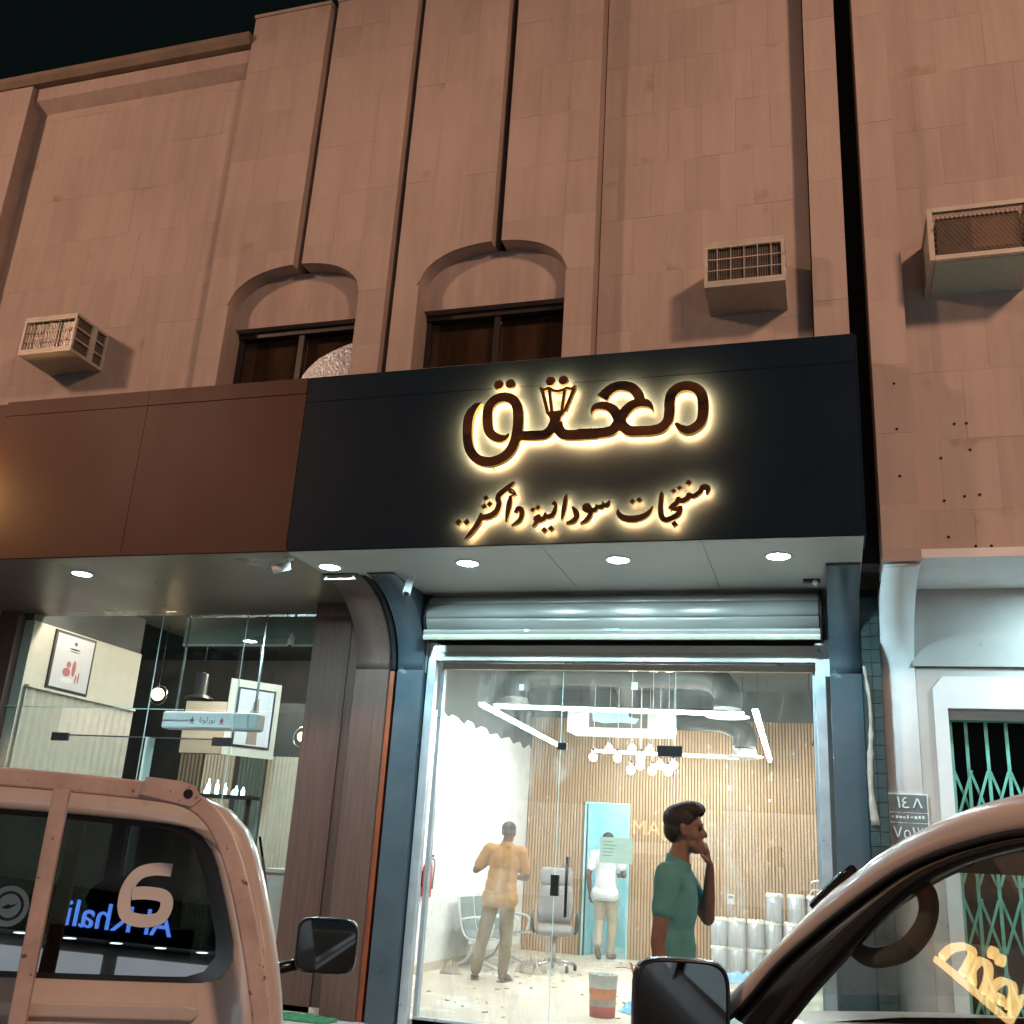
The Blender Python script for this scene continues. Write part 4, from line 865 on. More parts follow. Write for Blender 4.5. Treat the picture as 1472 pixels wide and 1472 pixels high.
for (x, y, a, l) in [(-2.9, 15.9, .3, .35), (-2.6, 15.6, -.5, .28), (-2.75, 16.4, .1, .4)]:
    t = thing('red_strip', 'thin red packing strip lying on the floor near the back door', 'strip', (x, y, ZFl), a, 'red packing strips'); MB().tube(catmull([(-l / 2, 0, .006), (-l / 6, .04, .012), (l / 6, -.03, .006), (l / 2, .03, .008)], 4), .006, 6).build('strip', 'red_paint', t)
th = thing('thermostat', 'small white thermostat on the wood slat wall', 'thermostat', (-1.57, Y1 - .005, 1.11)); box('case', 'white_plastic', th, -.055, .055, -.025, 0, -.075, .075, bevel=.006); box('display', 'ac_dark', th, -.038, .038, -.027, -.025, .015, .05)
fe = thing('fire_extinguisher', 'red fire extinguisher hung on the white wall', 'extinguisher', (-4.88, 12.75, 1.0)); MB().lathe([(.0001, 0), (.06, 0), (.062, .02), (.062, .34), (.035, .42), (.018, .44), (.018, .48)], n=16).build('cylinder', 'red_paint', fe); MB().tube(catmull([(.02, 0, .46), (.09, -.02, .42), (.085, -.02, .2), (.075, 0, .1)], 5), .01, 6).build('hose', 'black_plastic', fe); box('handle', 'black_metal', fe, -.02, .07, -.012, .012, .47, .50); box('bracket', 'black_metal', fe, -.07, -.055, -.03, .03, .12, .3)

# ------------------------------------------------------------------ the cafe on the left
pm('cafe_wall', (.62, .58, .50), .7, var=.05)
pm('cafe_dark', (.055, .060, .062), .7, var=.2, scale=3)
pm('cafe_grey', (.17, .155, .14), .6, var=.15, scale=2)
pm('ribbed_cream', (.52, .48, .40), .55, var=.08)
pm('ribbed_taupe', (.17, .14, .11), .5, var=.12)
pm('ribbed_teal', (.13, .18, .17), .4, var=.12)
pm('poster_paper', (.62, .60, .64), .35, var=.05, scale=2)
pm('poster_rose', (.45, .13, .13), .5, var=.2)
pm('poster_ink', (.09, .06, .07), .5)
pm('frame_black', (.03, .03, .032), .35)
pm('green_board', (.22, .26, .22), .5, var=.08)
em('added_cafe_strip', (1, .88, .70), 78)
cafe_f = struct(MB().box(-9.2, -5.25, 9.82, 15.2, .062, .12).build('cafe_floor', 'cafe_grey'))
struct(MB().box(-9.2, -5.05, 9.85, 15.2, 4.35, 4.45).build('cafe_ceiling', 'cafe_dark'))
cw = struct(MB().box(-9.15, -9.0, 9.82, 11.9, .12, 3.86).build('cafe_wall_left', 'cafe_wall'))
box('upper_wall', 'cafe_dark', cw, -9.16, -9.03, 9.82, 11.9, 3.864, 4.35)
struct(MB().box(-12.5, -5.06, 14.9, 15.0, .12, 4.35).build('cafe_wall_back', 'cafe_dark'))
struct(MB().box(-5.2, -5.06, 9.83, 14.9, .12, 4.35).build('cafe_wall_right', 'cafe_grey'))
struct(MB().box(-11.9, -9.152, 11.905, 11.95, .12, 4.35).build('cafe_wall_return', 'cafe_grey'))
box('wall_corner', 'cafe_grey', cw, -11.9, -11.8, 11.95, 14.9, .12, 4.35)
def ribbed(x0, x1, y, z0, z1, mat, parent, pitch=.075, axis='x', d=.03):
    mb = MB(); n = max(2, int(abs(x1 - x0) / pitch)); pr = []
    N = n * 6
    for i in range(N + 1):
        u = x0 + (x1 - x0) * i / N; s = d * (.5 + .5 * math.cos(2 * math.pi * i / 6)) ** .6
        pr.append((u, s))
    vs = []; fs = []
    for (u, s) in pr:
        for z in (z0, z1): vs.append((u, y - s, z) if axis == 'x' else (y + s, u, z))
    for i in range(N): fs.append((2 * i, 2 * i + 2, 2 * i + 3, 2 * i + 1))
    mb._add(vs, fs, True); o = mb.build('ribbed_panel', mat, parent); return o
ribbed(9.86, 11.88, -8.998, .12, 3.08, 'ribbed_cream', cw, .13, 'y', .035)
box('ledge', 'cafe_wall', cw, -8.999, -8.93, 9.86, 11.88, 3.082, 3.11)
pt = thing('framed_poster', 'black framed poster with red desserts on the cream cafe wall', 'poster', (-8.985, 10.55, 3.12))
box('frame', 'frame_black', pt, -.012, .016, -.37, .37, 0, .72, bevel=.003); box('print', 'poster_paper', pt, .0165, .018, -.335, .335, .035, .685)
def blob(p, y, z, ry, rz, mat, k): MB().lathe([(.0001, .0181 + .0004 * k), (1, .0181 + .0004 * k)], n=16, axis='x').build('printed_shape', mat, p, loc=(0, y, z)).scale = (1, ry, rz)
for i, (y, z, ry, rz, m) in enumerate([(-.08, .24, .07, .055, 'poster_rose'), (-.06, .335, .04, .04, 'poster_rose'), (.04, .30, .035, .10, 'poster_rose'), (-.05, .145, .11, .035, 'white_plastic'), (.10, .18, .014, .06, 'poster_rose'), (.145, .2, .014, .07, 'poster_rose'), (0, .60, .03, .025, 'poster_ink'), (0, .53, .10, .012, 'poster_ink'), (0, .50, .10, .006, 'poster_ink')]): blob(pt, y, z, ry, rz, m, i)
# freestanding wall pieces deeper in the cafe, with ribbed cladding
cp = thing('ribbed_partition', 'dark cafe partition wall clad with cream and dark vertical ribbed panels', 'partition', (0, 0, .12))
box('core', 'cafe_dark', cp, -9.0, -5.5, 13.2, 13.3, 0, 3.3)
for (a, b, m) in [(-9.0, -8.62, 'ribbed_taupe'), (-8.6, -8.1, 'ribbed_cream'), (-8.02, -7.6, 'ribbed_teal'), (-7.58, -7.1, 'ribbed_cream'), (-6.96, -6.45, 'ribbed_teal')]: ribbed(a, b, 13.198, 0, 2.55, m, cp, .055, 'x', .02)
box('cream_board', 'cafe_wall', cp, -9.05, -8.28, 13.18, 13.198, 2.56, 3.30)
pb = thing('picture_board', 'cream board with a framed drink photograph standing out from the ribbed partition', 'poster', (-7.42, 12.35, 2.58), R_(52))
box('board', 'cafe_wall', pb, -.36, .36, 0, .03, 0, 1.0); box('frame', 'frame_black', pb, -.25, .28, -.018, -.001, .12, .90); box('print', 'poster_paper', pb, -.225, .255, -.0195, -.018, .145, .875)
pm('poster_brown', (.28, .20, .17), .5)
MB().lathe([(.0001, -.021), (.07, -.021)], (-.0, 0, .55), 16, 'y').build('printed_shape', 'poster_brown', pb).scale = (1, 1, 1)
MB().prism([(-.06, .16), (.09, .16), (.075, .5), (.05, .78), (-.02, .72), (-.05, .45)], -.0215, -.0198, 'y').build('printed_shape', 'poster_brown', pb)
MB().tube([(.0, .015, 1.0), (.0, .015, 1.6)], .01, 6).build('hanger', 'black_metal', pb)
for (x, y, z, lab) in [(-8.93, 12.3, 3.38, 'round glowing globe lamp on the dark corner wall of the cafe'), (-6.62, 12.3, 2.86, 'small glowing wall lamp beside the teal ribbed panel')]:
    t = thing('globe_lamp', lab, 'lamp', (x, y, z)); MB().sphere((0, 0, 0), .085 if x < -8 else .06, 18, 10).build('globe', 'warm_globe', t)
    MB().tube([(0, 0, .08), (0, 0, .97 if x < -8 else 1.49)], .008, 6).build('stem', 'black_metal', t); MB().lathe([(.13, -.004), (.145, 0), (.13, .004)], (0, .02, -.01), 24, 'y').build('ring', 'chrome', t)
pl = thing('pendant_lamp', 'black flared pendant lamp shade hanging in the cafe', 'lamp', (-8.05, 12.0, 3.28)); MB().lathe([(.20, 0), (.16, .035), (.085, .06), (.08, .34), (.0001, .36)], n=22).build('shade', 'frame_black', pl); MB().tube([(0, 0, .36), (0, 0, 1.07)], .008, 6).build('cord', 'black_plastic', pl)
for (x, y, z, l, lab) in [(-6.3, 10.35, 3.80, .8, 'added linear ceiling light behind the hanging board in the cafe'), (-8.0, 10.12, 4.24, .9, 'added linear ceiling light above the framed poster in the cafe'), (-7.6, 12.6, 4.27, .9, 'added linear ceiling light over the ribbed partition in the cafe')]:  # ceiling lights added to brighten the cafe interior
    t = thing('added_linear_light', lab, 'light', (x, y, z)); box('diffuser', 'added_cafe_strip', t, -l, l, -.04, .04, -.03, .02); box('housing', 'white_metal', t, -l, l, -.03, .03, .021, .05); [MB().tube([(q, 0, .05), (q, 0, 4.35 - z)], .005, 5).build('hanger', 'black_metal', t) for q in (-.6, .6)]
# glass front of the cafe
cf = thing('cafe_glass_front', 'clear frameless glass front of the cafe with patch fittings', 'shopfront', (-7.15, 9.8, .06))
for a, b, z0, z1 in ((-1.98, -.06, 2.79, 3.885), (-.05, 1.95, 2.79, 3.885), (-1.98, -1.2, 0, 2.78), (-1.19, .0, 0, 2.47), (.01, 1.03, 0, 2.47), (1.04, 1.95, 0, 2.78)): box('glass_pane', 'left_glass', cf, a, b, -.005, .005, z0, z1)
box('glass_edge', 'glass_edge', cf, -1.98, .4, -.007, .007, 2.781, 2.789)
for x in (-.055, 1.035): box('glass_edge', 'glass_edge', cf, x - .003, x + .003, -.006, .006, .0, 3.88)
for x in (-1.15, .93): box('patch_fitting', 'frame_black', cf, x - .11, x + .11, -.018, .018, 2.41, 2.50, bevel=.003)
box('glass_fin', 'glass_edge', cf, -.01, .012, -.02, .12, .0, 2.48)
box('rail', 'chrome', cf, -1.1, .9, .01, .02, 2.47, 2.485)
box('left_jamb', 'wood_brown', cf, -2.25, -1.985, -.1, .1, 0, 3.885)
acu = thing('air_curtain', 'long white air curtain unit with red printed logos over the cafe door', 'air curtain', (-6.52, 9.95, 2.66))
box('case', 'white_plastic', acu, -.60, .60, 0, .18, 0, .19, bevel=.025); box('face_plate', 'paper_white', acu, -.30, .27, -.006, .002, .02, .17) if 'paper_white' in MATS else box('face_plate', 'white_metal', acu, -.30, .27, -.006, .002, .02, .17)
text_obj('lettering', 'ﺎﻧﻮﻟرﻮﻧ', .085, 'poster_ink', acu, (-.01, -.0065, .095), (R_(90), 0, 0), .0005)
for x in (-.2, .17):
    box('printed_logo', 'poster_rose', acu, x - .035, x + .035, -.0072, -.006, .055, .062); MB().lathe([(.0001, -.0072), (.024, -.0072)], (x, 0, .09), 12, 'y').build('printed_logo', 'poster_rose', acu); box('printed_logo', 'poster_rose', acu, x - .004, x + .006, -.0071, -.006, .11, .135)
for x in (-.5, .5): box('hanger', 'chrome', acu, x - .01, x + .01, .09, .11, .19, 1.69)
gb = thing('hanging_board', 'olive green hanging board behind the upper cafe glass', 'board', (-6.15, 10.15, 3.62)); box('board', 'green_board', gb, -.98, .80, -.02, .02, 0, .33); box('edge', 'cafe_wall', gb, -.98, .80, -.024, -.0205, 0, .02); box('board', 'green_board', gb, -.05, .80, -.05, -.03, .1, .33)
for x in (-.8, .7): box('hanger', 'black_metal', gb, x - .008, x + .008, -.01, .01, .33, .73)
dl = downlight(-6.55, 11.4, 4.15, 'cool white ceiling spot glowing inside the cafe', None); MB().tube([(0, 0, .004), (0, 0, .2)], .02, 8).build('stem', 'black_metal', dl)
ic = bullet_cam((-5.72, 10.15, 3.80), 'white camera hanging inside the upper cafe glass', R_(5), R_(70)); MB().tube([(0, 0, 0), (0, 0, .55)], .018, 8).build('pole', 'white_plastic', ic)
# counter with self-glowing bottles and a red lantern at the right of the cafe
em('added_sparkle', (.55, .85, 1), 6); em('red_glow', (1, .08, .16), 3)  # glow put into the bottles stands in for cyan glints
ct = thing('cafe_counter', 'pale counter front at the right end of the cafe', 'counter', (-5.75, 10.6, .12)); box('front', 'lit_patch_counter', ct, -.25, .52, 0, .5, 0, 1.10); box('top', 'cafe_wall', ct, -.28, .53, -.03, .53, 1.10, 1.14)
for (x, z, mt, w_, h_, lab) in [(-5.56, 2.02, 'red_glow', .07, .20, 'small red glowing lantern hanging over the counter'), (-5.62, 1.62, 'warm_globe', .06, .13, 'small warm lantern below the red one over the counter')]:
    t = thing('paper_lantern', lab, 'lantern', (x, 10.9, z)); MB().lathe([(.0001, 0), (w_ * .5, 0), (w_, h_ * .4), (w_ * .9, h_ * .9), (w_ * .3, h_), (.0001, h_)], n=14).build('shade', mt, t); MB().tube([(0, 0, h_), (0, 0, 4.35 - z)], .004, 5).build('cord', 'black_plastic', t)
pm('leaf', (.05, .11, .03), .6, var=.3)
pt2 = thing('potted_plant', 'small leafy plant in a pot on the cafe counter', 'plant', (-5.62, 10.82, 1.26)); MB().lathe([(.0001, 0), (.05, 0), (.065, .12), (.0001, .11)], n=12).build('pot', 'cafe_dark', pt2)
for k in range(10):
    a = k * 2.4; MB().tube(catmull([(0, 0, .1), (math.cos(a) * .06, math.sin(a) * .06, .2), (math.cos(a) * .14, math.sin(a) * .14, .2 + .02 * (k % 3))], 4), [.004] + [(.018, .003)] * 7 + [.002], 6).build('leaf', 'leaf', pt2)
crates = None
for k in range(9):
    x = -6.95 + .085 * k + random.uniform(-.04, .04); t = thing('glass_bottle', 'small glass bottle with added cool glow on the cafe display shelf', 'bottle', (x, 10.45 + random.uniform(-.06, .06), 2.0), 0, 'bottles with added glow on the cafe shelf'); h_ = random.uniform(.05, .17)
    MB().lathe([(.0001, 0), (.022, 0), (.022, h_ * .6), (.008, h_ * .8), (.008, h_)], n=10).build('bottle', 'added_sparkle', t)
shf = thing('display_shelf', 'narrow dark shelf holding bottles with added glow inside the cafe', 'shelf', (-6.6, 10.45, 1.96)); box('board', 'frame_black', shf, -.45, .5, -.1, .1, 0, .04); [box('bracket', 'frame_black', shf, x, x + .04, -.02, .02, -1.84, 0) for x in (-.4, .4)]

# ------------------------------------------------------------------ across the street, behind the viewer: seen only in reflections
pm('opp_wall', (.45, .43, .40), .8, var=.08)
em('blue_letters', (.10, .28, 1), 9); em('orange_letters', (1, .42, .08), 7); em('canopy_lamp', (.85, .95, 1), 22); em('fill_window_glow', (.80, .90, 1), 2.6)
em('fill_logo_glow', (.85, .92, 1), .7)  # window glow added and brightened as fill; dim one also lights the logo
ob = thing('opposite_shops', 'pale row of shops with windows brightened as fill across the street behind the viewer', 'building', (0, -14.2, 0))
box('wall', 'opp_wall', ob, -20, 20, -4, -.6, 0, 9); box('canopy', 'fascia_dark', ob, 1.5, 14, -.6, .15, 3.45, 4.3); box('canopy', 'opp_wall', ob, -14, 0, -.6, .1, 3.3, 3.9)
for x in [2 + .9 * k for k in range(13)]:
    MB().lathe([(.0001, 0), (.12, 0)], (x, -.1, 3.445), 12).build('canopy_lamp', 'canopy_lamp', ob); MB().lathe([(.0001, 0), (.10, 0)], (x, .0, 4.305), 12).build('canopy_lamp', 'canopy_lamp', ob)
for a, b in ((-13.5, -10.4), (-10.1, -7.0), (-6.7, -3.6), (-3.3, -.3), (2, 5.6), (5.9, 9.4), (9.7, 13.5)): box('fill_window', 'fill_window_glow' if a > 0 else 'fill_logo_glow', ob, a, b, -.59, -.57, .4, 3.28)
os_ = thing('opposite_sign', 'blue lit lettering on the dark canopy across the street', 'sign', (5.4, -14.03, 3.82)); text_obj('lettering', 'Al-Khalij', .66, 'blue_letters', os_, (0, 0, 0), (R_(90), 0, R_(180)), .02)
MB().lathe([(.0001, .02), (.34, .02), (.34, -.02)], (-2.0, 0, 0), 26, 'y').build('round_logo', 'fill_logo_glow', os_)
MB().lathe([(.20, .026), (.25, .026), (.25, .021), (.20, .021)], (-2.0, 0, 0), 26, 'y').build('logo_ring', 'poster_ink', os_); MB().prism([(-2.13, -.04), (-2.02, .03), (-1.95, -.02), (-1.86, .06), (-1.95, .02), (-2.03, -.06)], .021, .027, 'y').build('logo_mark', 'poster_ink', os_)
o2 = thing('orange_sign', 'orange lit lettering on a pale canopy across the street', 'sign', (-5.5, -14.08, 2.6)); text_obj('lettering', 'JAM', .62, 'orange_letters', o2, (0, 0, 0), (R_(90), 0, R_(180)), .02)
MB().lathe([(.22, .02), (.30, .02), (.30, -.02), (.22, -.02)], (-1.5, 0, .05), 26, 'y').build('ring_logo', 'plaque_white', o2)
box('back_panel', 'opp_wall', o2, -1.9, 1.0, -.12, -.03, -.4, .9)
# street lamps assumed across the road light the facade; the far pair is added as fill
em('lamp_lens', (1, .62, .34), 20)
for (x, lab) in [(-38, 'tall sodium street lamp added as fill far up the street behind the viewer'), (29.5, 'tall sodium street lamp added as fill far down the street behind the viewer'), (-15.5, 'assumed tall sodium street lamp behind the viewer towards the cafe'), (7.0, 'assumed tall sodium street lamp behind the viewer towards the neighbouring house')]:
    sl_ = thing('assumed_street_lamp', lab, 'street lamp', (x, -5.2, 0)); MB().tube([(0, 0, 0), (0, 0, 6), (0, 0, 11)], [.12, .09, .06], 12).build('pole', 'alu_frame', sl_); MB().tube(catmull([(0, 0, 10.8), (0, .5, 11.25), (0, 1.6, 11.4)], 5), .04, 8).build('arm', 'alu_frame', sl_); box('head', 'alu_frame', sl_, -.18, .18, 1.5, 2.3, 11.36, 11.52, bevel=.03); box('lens', 'lamp_lens', sl_, -.13, .13, 1.6, 2.2, 11.335, 11.356)
    ld = bpy.data.lights.new('street_lamp_light', 'SPOT'); ld.energy = 4700; ld.color = (1, .575, .375); ld.spot_size = R_(150); ld.spot_blend = .5; ld.shadow_soft_size = .8
    lo = bpy.data.objects.new('street_lamp_light', ld); col.objects.link(lo); lo.parent = sl_; lo.location = (0, 1.9, 11.30); lo.rotation_euler = (R_(38), 0, R_(0))

downlight(2.1, 8.6, 3.955, 'round cool white recessed downlight added under the neighbouring overhang', None)  # out of view, added to brighten the white column and neighbouring wall

# strip of artificial turf at the foot of the brown column
pm('turf', (.03, .14, .06), .9, var=.35, scale=30, bump=.6, bscale=90)
crumple((-4.62, 9.16, .062), (.34, .16), 'worn strip of green artificial turf at the foot of the brown column', 'turf', .03, 'turf_mat')
bpy.data.objects['turf_mat'].rotation_euler = (0, 0, .05); bpy.data.objects['turf_mat']['category'] = 'turf mat'
# ------------------------------------------------------------------ people
pm('skin_brown', (.11, .055, .034), .55, var=.10, scale=12)
pm('skin_dark', (.20, .11, .08), .55, var=.10, scale=12)
pm('hair_black', (.012, .010, .010), .6, var=.3, scale=60, bump=.5, bscale=120)
pm('cloth_tan', (.34, .165, .052), .85, var=.10, scale=6, bump=.25, bscale=12)
pm('cloth_khaki', (.155, .115, .065), .85, var=.12, scale=6, bump=.3, bscale=14)
pm('cloth_olive', (.34, .30, .23), .85, var=.12, scale=6, bump=.3, bscale=14)
pm('cloth_white', (.72, .76, .80), .85, var=.05, scale=6, bump=.25, bscale=12)
pm('cloth_teal', (.09, .30, .30), .85, var=.12, scale=5, bump=.25, bscale=12)
pm('cloth_navy', (.02, .022, .03), .85, var=.2)
pm('cap_grey', (.018, .02, .021), .8, var=.25, scale=20)
pm('shoe_grey', (.16, .14, .12), .7, var=.2)
pm('sandal', (.12, .10, .085), .7, var=.2)
wr_tex = bpy.data.textures.new('wrinkles', 'CLOUDS'); wr_tex.noise_scale = .11; wr_tex.noise_depth = 2
def fleshed(name, prims, mat, parent, voxel, smooth=6, wrinkle=0):
    """one continuous skin grown over overlapping tapered limbs and ovals"""
    mb = MB()
    for p in prims:
        if p[0] == 'c':
            _, a, ra, b, rb = p; a, b = Vector(a), Vector(b)
            mb.tube([a, b], [ra, rb], 14, caps=True); mb.sphere(a, ra if not isinstance(ra, tuple) else min(ra), 12, 8); mb.sphere(b, rb if not isinstance(rb, tuple) else min(rb), 12, 8)
        else: mb.sphere(p[1], p[2], 18, 12)
    o = mb.build(name, mat, parent)
    r = o.modifiers.new('r', 'REMESH'); r.mode = 'VOXEL'; r.voxel_size = voxel; r.use_smooth_shade = True
    s = o.modifiers.new('s', 'SMOOTH'); s.factor = .5; s.iterations = smooth
    if wrinkle:
        d = o.modifiers.new('d', 'DISPLACE'); d.texture = wr_tex; d.strength = wrinkle; d.mid_level = .5; d.texture_coords = 'LOCAL'
    dg = bpy.context.evaluated_depsgraph_get(); me = bpy.data.meshes.new_from_object(o.evaluated_get(dg))
    o.modifiers.clear(); old = o.data; o.data = me; bpy.data.meshes.remove(old)
    for p in me.polygons: p.use_smooth = True
    return o
def lerp(a, b, t): return tuple(a[i] + (b[i] - a[i]) * t for i in range(3))
def hand_prims(wr, d, n, s, curl=.5, size=1.0):
    """wrist point, hand direction, palm normal, thumb side: a palm, four bent fingers and a thumb off the palm's side"""
    d = Vector(d).normalized(); n = Vector(n); n = (n - d * n.dot(d)).normalized(); sd = d.cross(n) * s; w = Vector(wr); P = []
    pc = w + d * .055 * size
    for k in range(4):
        o = (-.03 + .02 * k) * size; b = w + d * .095 * size + sd * -o * 1; P.append(('c', tuple(w + d * .02 + sd * -o * .6), .013 * size, tuple(b), .0125 * size))
        l = (.072, .08, .075, .058)[k] * size; c1 = curl * 1.1; c2 = curl * 2.2
        j1 = b + (d * math.cos(c1) + n * math.sin(c1)) * l * .5; j2 = j1 + (d * math.cos(c2) + n * math.sin(c2)) * l * .5
        P += [('c', tuple(b), .0105 * size, tuple(j1), .0095 * size), ('c', tuple(j1), .0095 * size, tuple(j2), .0078 * size)]
    t0 = w + d * .03 * size + sd * .024 * size; t1 = t0 + (d * .6 + sd * .75 + n * .25).normalized() * .045 * size; t2 = t1 + (d * .85 + n * .5).normalized() * .035 * size
    P += [('c', tuple(t0), .014 * size, tuple(t1), .0115 * size), ('c', tuple(t1), .0115 * size, tuple(t2), .009 * size)]
    return P
def person(label, loc, rz, J, mats, hair='crop', shirt_hem=.86, sleeve=.62, legs='long', feet='shoe', scale=1.0, head_turn=0, head_tilt=0, hand_spec=None, shirt_w=1.0, bulk=1.0, hscale=1.0):
    t = thing('person', label, 'person', loc, rz); t.scale = (scale,) * 3
    hd = Vector(J['head']); nk = Vector(J['neck'])
    rot = Matrix.Rotation(head_turn, 3, 'Z') @ Matrix.Rotation(head_tilt, 3, 'X')
    H = lambda x, y, z: tuple(hd + rot @ (Vector((x, y, z)) * hscale))
    P = []
    # head: skull, jaw, nose, brow, lips, ears
    P += [('s', H(0, -.012, .03), (.075, .092, .088)), ('c', H(0, .02, -.02), .062, H(0, .048, -.085), .036), ('c', H(-.03, .035, -.07), .03, H(.03, .035, -.07), .03),
          ('c', H(0, .080, .012), .011, H(0, .096, -.024), .0155), ('c', H(-.035, .074, .03), .013, H(.035, .074, .03), .013), ('c', H(-.02, .082, -.062), .010, H(.02, .082, -.062), .010), ('c', H(-.017, .079, -.076), .010, H(.017, .079, -.076), .010), ('s', H(0, .074, -.104), (.02, .018, .016))]
    for s in (-1, 1): P += [('c', H(s * .076, -.012, .018), .013, H(s * .076, -.006, -.028), .010), ('s', H(s * .045, .055, -.025), (.025, .02, .03))]
    P += [('c', H(0, -.02, -.06), .058, tuple(nk), .064), ('c', tuple(nk), .066, tuple(Vector(nk) + Vector((0, -.01, -.07))), .085)]
    ch, pv_ = Vector(J['chest']), Vector(J['pelvis'])
    P += [('s', tuple(ch), (.155, .10, .19)), ('s', lerp(ch, pv_, .5), (.13, .09, .17)), ('s', tuple(pv_), (.155, .105, .14))]
    for s in 'LR':
        P += [('c', J['sh' + s], .058, J['el' + s], .043), ('c', J['el' + s], .042, lerp(J['el' + s], J['wr' + s], .4), .041), ('c', lerp(J['el' + s], J['wr' + s], .4), .041, J['wr' + s], .027), ('c', tuple(ch + Vector((0, 0, .08))), .09, J['sh' + s], .062)]
        P += [('c', J['hip' + s], .088, J['kn' + s], .058), ('c', J['kn' + s], .056, lerp(J['kn' + s], J['an' + s], .35), .056), ('c', lerp(J['kn' + s], J['an' + s], .35), .056, J['an' + s], .038)]
        P += [('c', J['an' + s], .040, J['to' + s], .034), ('c', J['an' + s], .038, tuple(Vector(J['an' + s]) + (Vector(J['an' + s]) - Vector(J['to' + s])) * .22 + Vector((0, 0, -.03))), .032)]
        hs = hand_spec[s]; P += hand_prims(J['wr' + s], hs[0], hs[1], hs[2], hs[3])
    hz = lambda q: (q[0], q[1], tuple(v * hscale for v in q[2])) if q[0] == 's' else (q[0], q[1], q[2] * hscale, q[3], q[4] * hscale)
    P = [hz(p) if i < 12 else (p[0], p[1], tuple(v * bulk * .9 for v in p[2][:2]) + (p[2][2] * .9,)) if p[0] == 's' else (p[0], p[1], p[2] * (bulk if p[2] > .02 else 1), p[3], p[4] * (bulk if p[4] > .02 else 1)) for i, p in enumerate(P)]
    fleshed('body', P, mats['skin'], t, .0075, 4)
    ey = MB()
    for s in (-1, 1): ey.sphere(H(s * .032, .076, .008), (.013, .010, .008), 10, 6)
    # shirt
    S = [('s', tuple(ch + Vector((0, 0, .02))), (.182 * shirt_w, .128, .20)), ('s', lerp(ch, pv_, .45), (.168 * shirt_w, .122, .2)), ('s', lerp(ch, pv_, .9), (.176 * shirt_w, .132, .24)), ('c', tuple(Vector(nk) + Vector((0, -.008, -.02))), .078, tuple(ch + Vector((0, 0, .06))), .125)]
    S.append(('c', tuple(pv_ + Vector((-.08 * shirt_w, 0, -.07))), .136, tuple(pv_ + Vector((.08 * shirt_w, 0, -.07))), .136))
    for s in 'LR':
        sp_ = lerp(J['sh' + s], J['el' + s], sleeve)
        S += [('c', tuple(ch + Vector((0, 0, .10))), .10, J['sh' + s], .078), ('c', J['sh' + s], .08, sp_, .072)]
    S = [(p[0], p[1], (p[2][0] * bulk, p[2][1] * bulk, p[2][2])) if p[0] == 's' else (p[0], p[1], p[2] * bulk, p[3], p[4] * bulk) for p in S]
    sh_o = fleshed('shirt', S, mats['shirt'], t, .011, 7, .020)
    # cut a clean hem, neckline and sleeve ends
    bm = bmesh.new(); bm.from_mesh(sh_o.data)
    geom = bm.verts[:] + bm.edges[:] + bm.faces[:]
    bmesh.ops.bisect_plane(bm, geom=geom, plane_co=(pv_.x, pv_.y, shirt_hem), plane_no=(0, .05, -1), clear_outer=True)
    geom = bm.verts[:] + bm.edges[:] + bm.faces[:]
    bmesh.ops.bisect_plane(bm, geom=geom, plane_co=(nk.x, nk.y, nk.z - .012), plane_no=(0, .45, 1), clear_outer=True) if True else None
    bm.to_mesh(sh_o.data); bm.free()
    # trousers
    T = [('s', tuple(pv_ + Vector((0, 0, .0))), (.165, .118, .13))]
    for s in 'LR':
        T += [('c', J['hip' + s], .102, J['kn' + s], .078), ('c', J['kn' + s], .077, lerp(J['kn' + s], J['an' + s], .92), .062)]
    fleshed('trousers', T, mats['trousers'], t, .011, 6, .022)
    # hair or cap
    if hair == 'cap':
        C_ = [('s', H(0, -.016, .052), (.088, .104, .080)), ('s', H(0, -.03, .03), (.086, .09, .06))]
        o = fleshed('cap', [hz(q) for q in C_], mats['hair'], t, .008, 3)
        bm = bmesh.new(); bm.from_mesh(o.data); bmesh.ops.bisect_plane(bm, geom=bm.verts[:] + bm.edges[:] + bm.faces[:], plane_co=H(0, 0, .025), plane_no=rot @ Vector((0, -.1, -1)), clear_outer=True); bm.to_mesh(o.data); bm.free()
        MB().loft([[H(.075 * math.cos(a), .07 + y * max(.0, math.sin(a)), .038 - .012 * (y > 0)) for a in [math.pi * q / 10 for q in range(11)]] for y in (0, .085)] , close=False).build('cap_peak', mats['hair'], t) if mats.get('peak') else None
    else:
        C_ = [('s', H(0, -.028, .052), (.088, .102, .082)), ('s', H(0, -.055, .0), (.079, .070, .075)), ('c', H(-.04, .06, .098), .034, H(.04, .06, .098), .034), ('s', H(0, .02, .105), (.07, .085, .045))]
        o = fleshed('hair', [hz(q) for q in C_], mats['hair'], t, .007, 3, .008)
        bm = bmesh.new(); bm.from_mesh(o.data)
        bmesh.ops.bisect_plane(bm, geom=bm.verts[:] + bm.edges[:] + bm.faces[:], plane_co=H(0, .02, .02), plane_no=rot @ Vector((0, .75, -.75)), clear_outer=True); bm.to_mesh(o.data); bm.free()
    ey.build('eyes', 'hair_black', t)
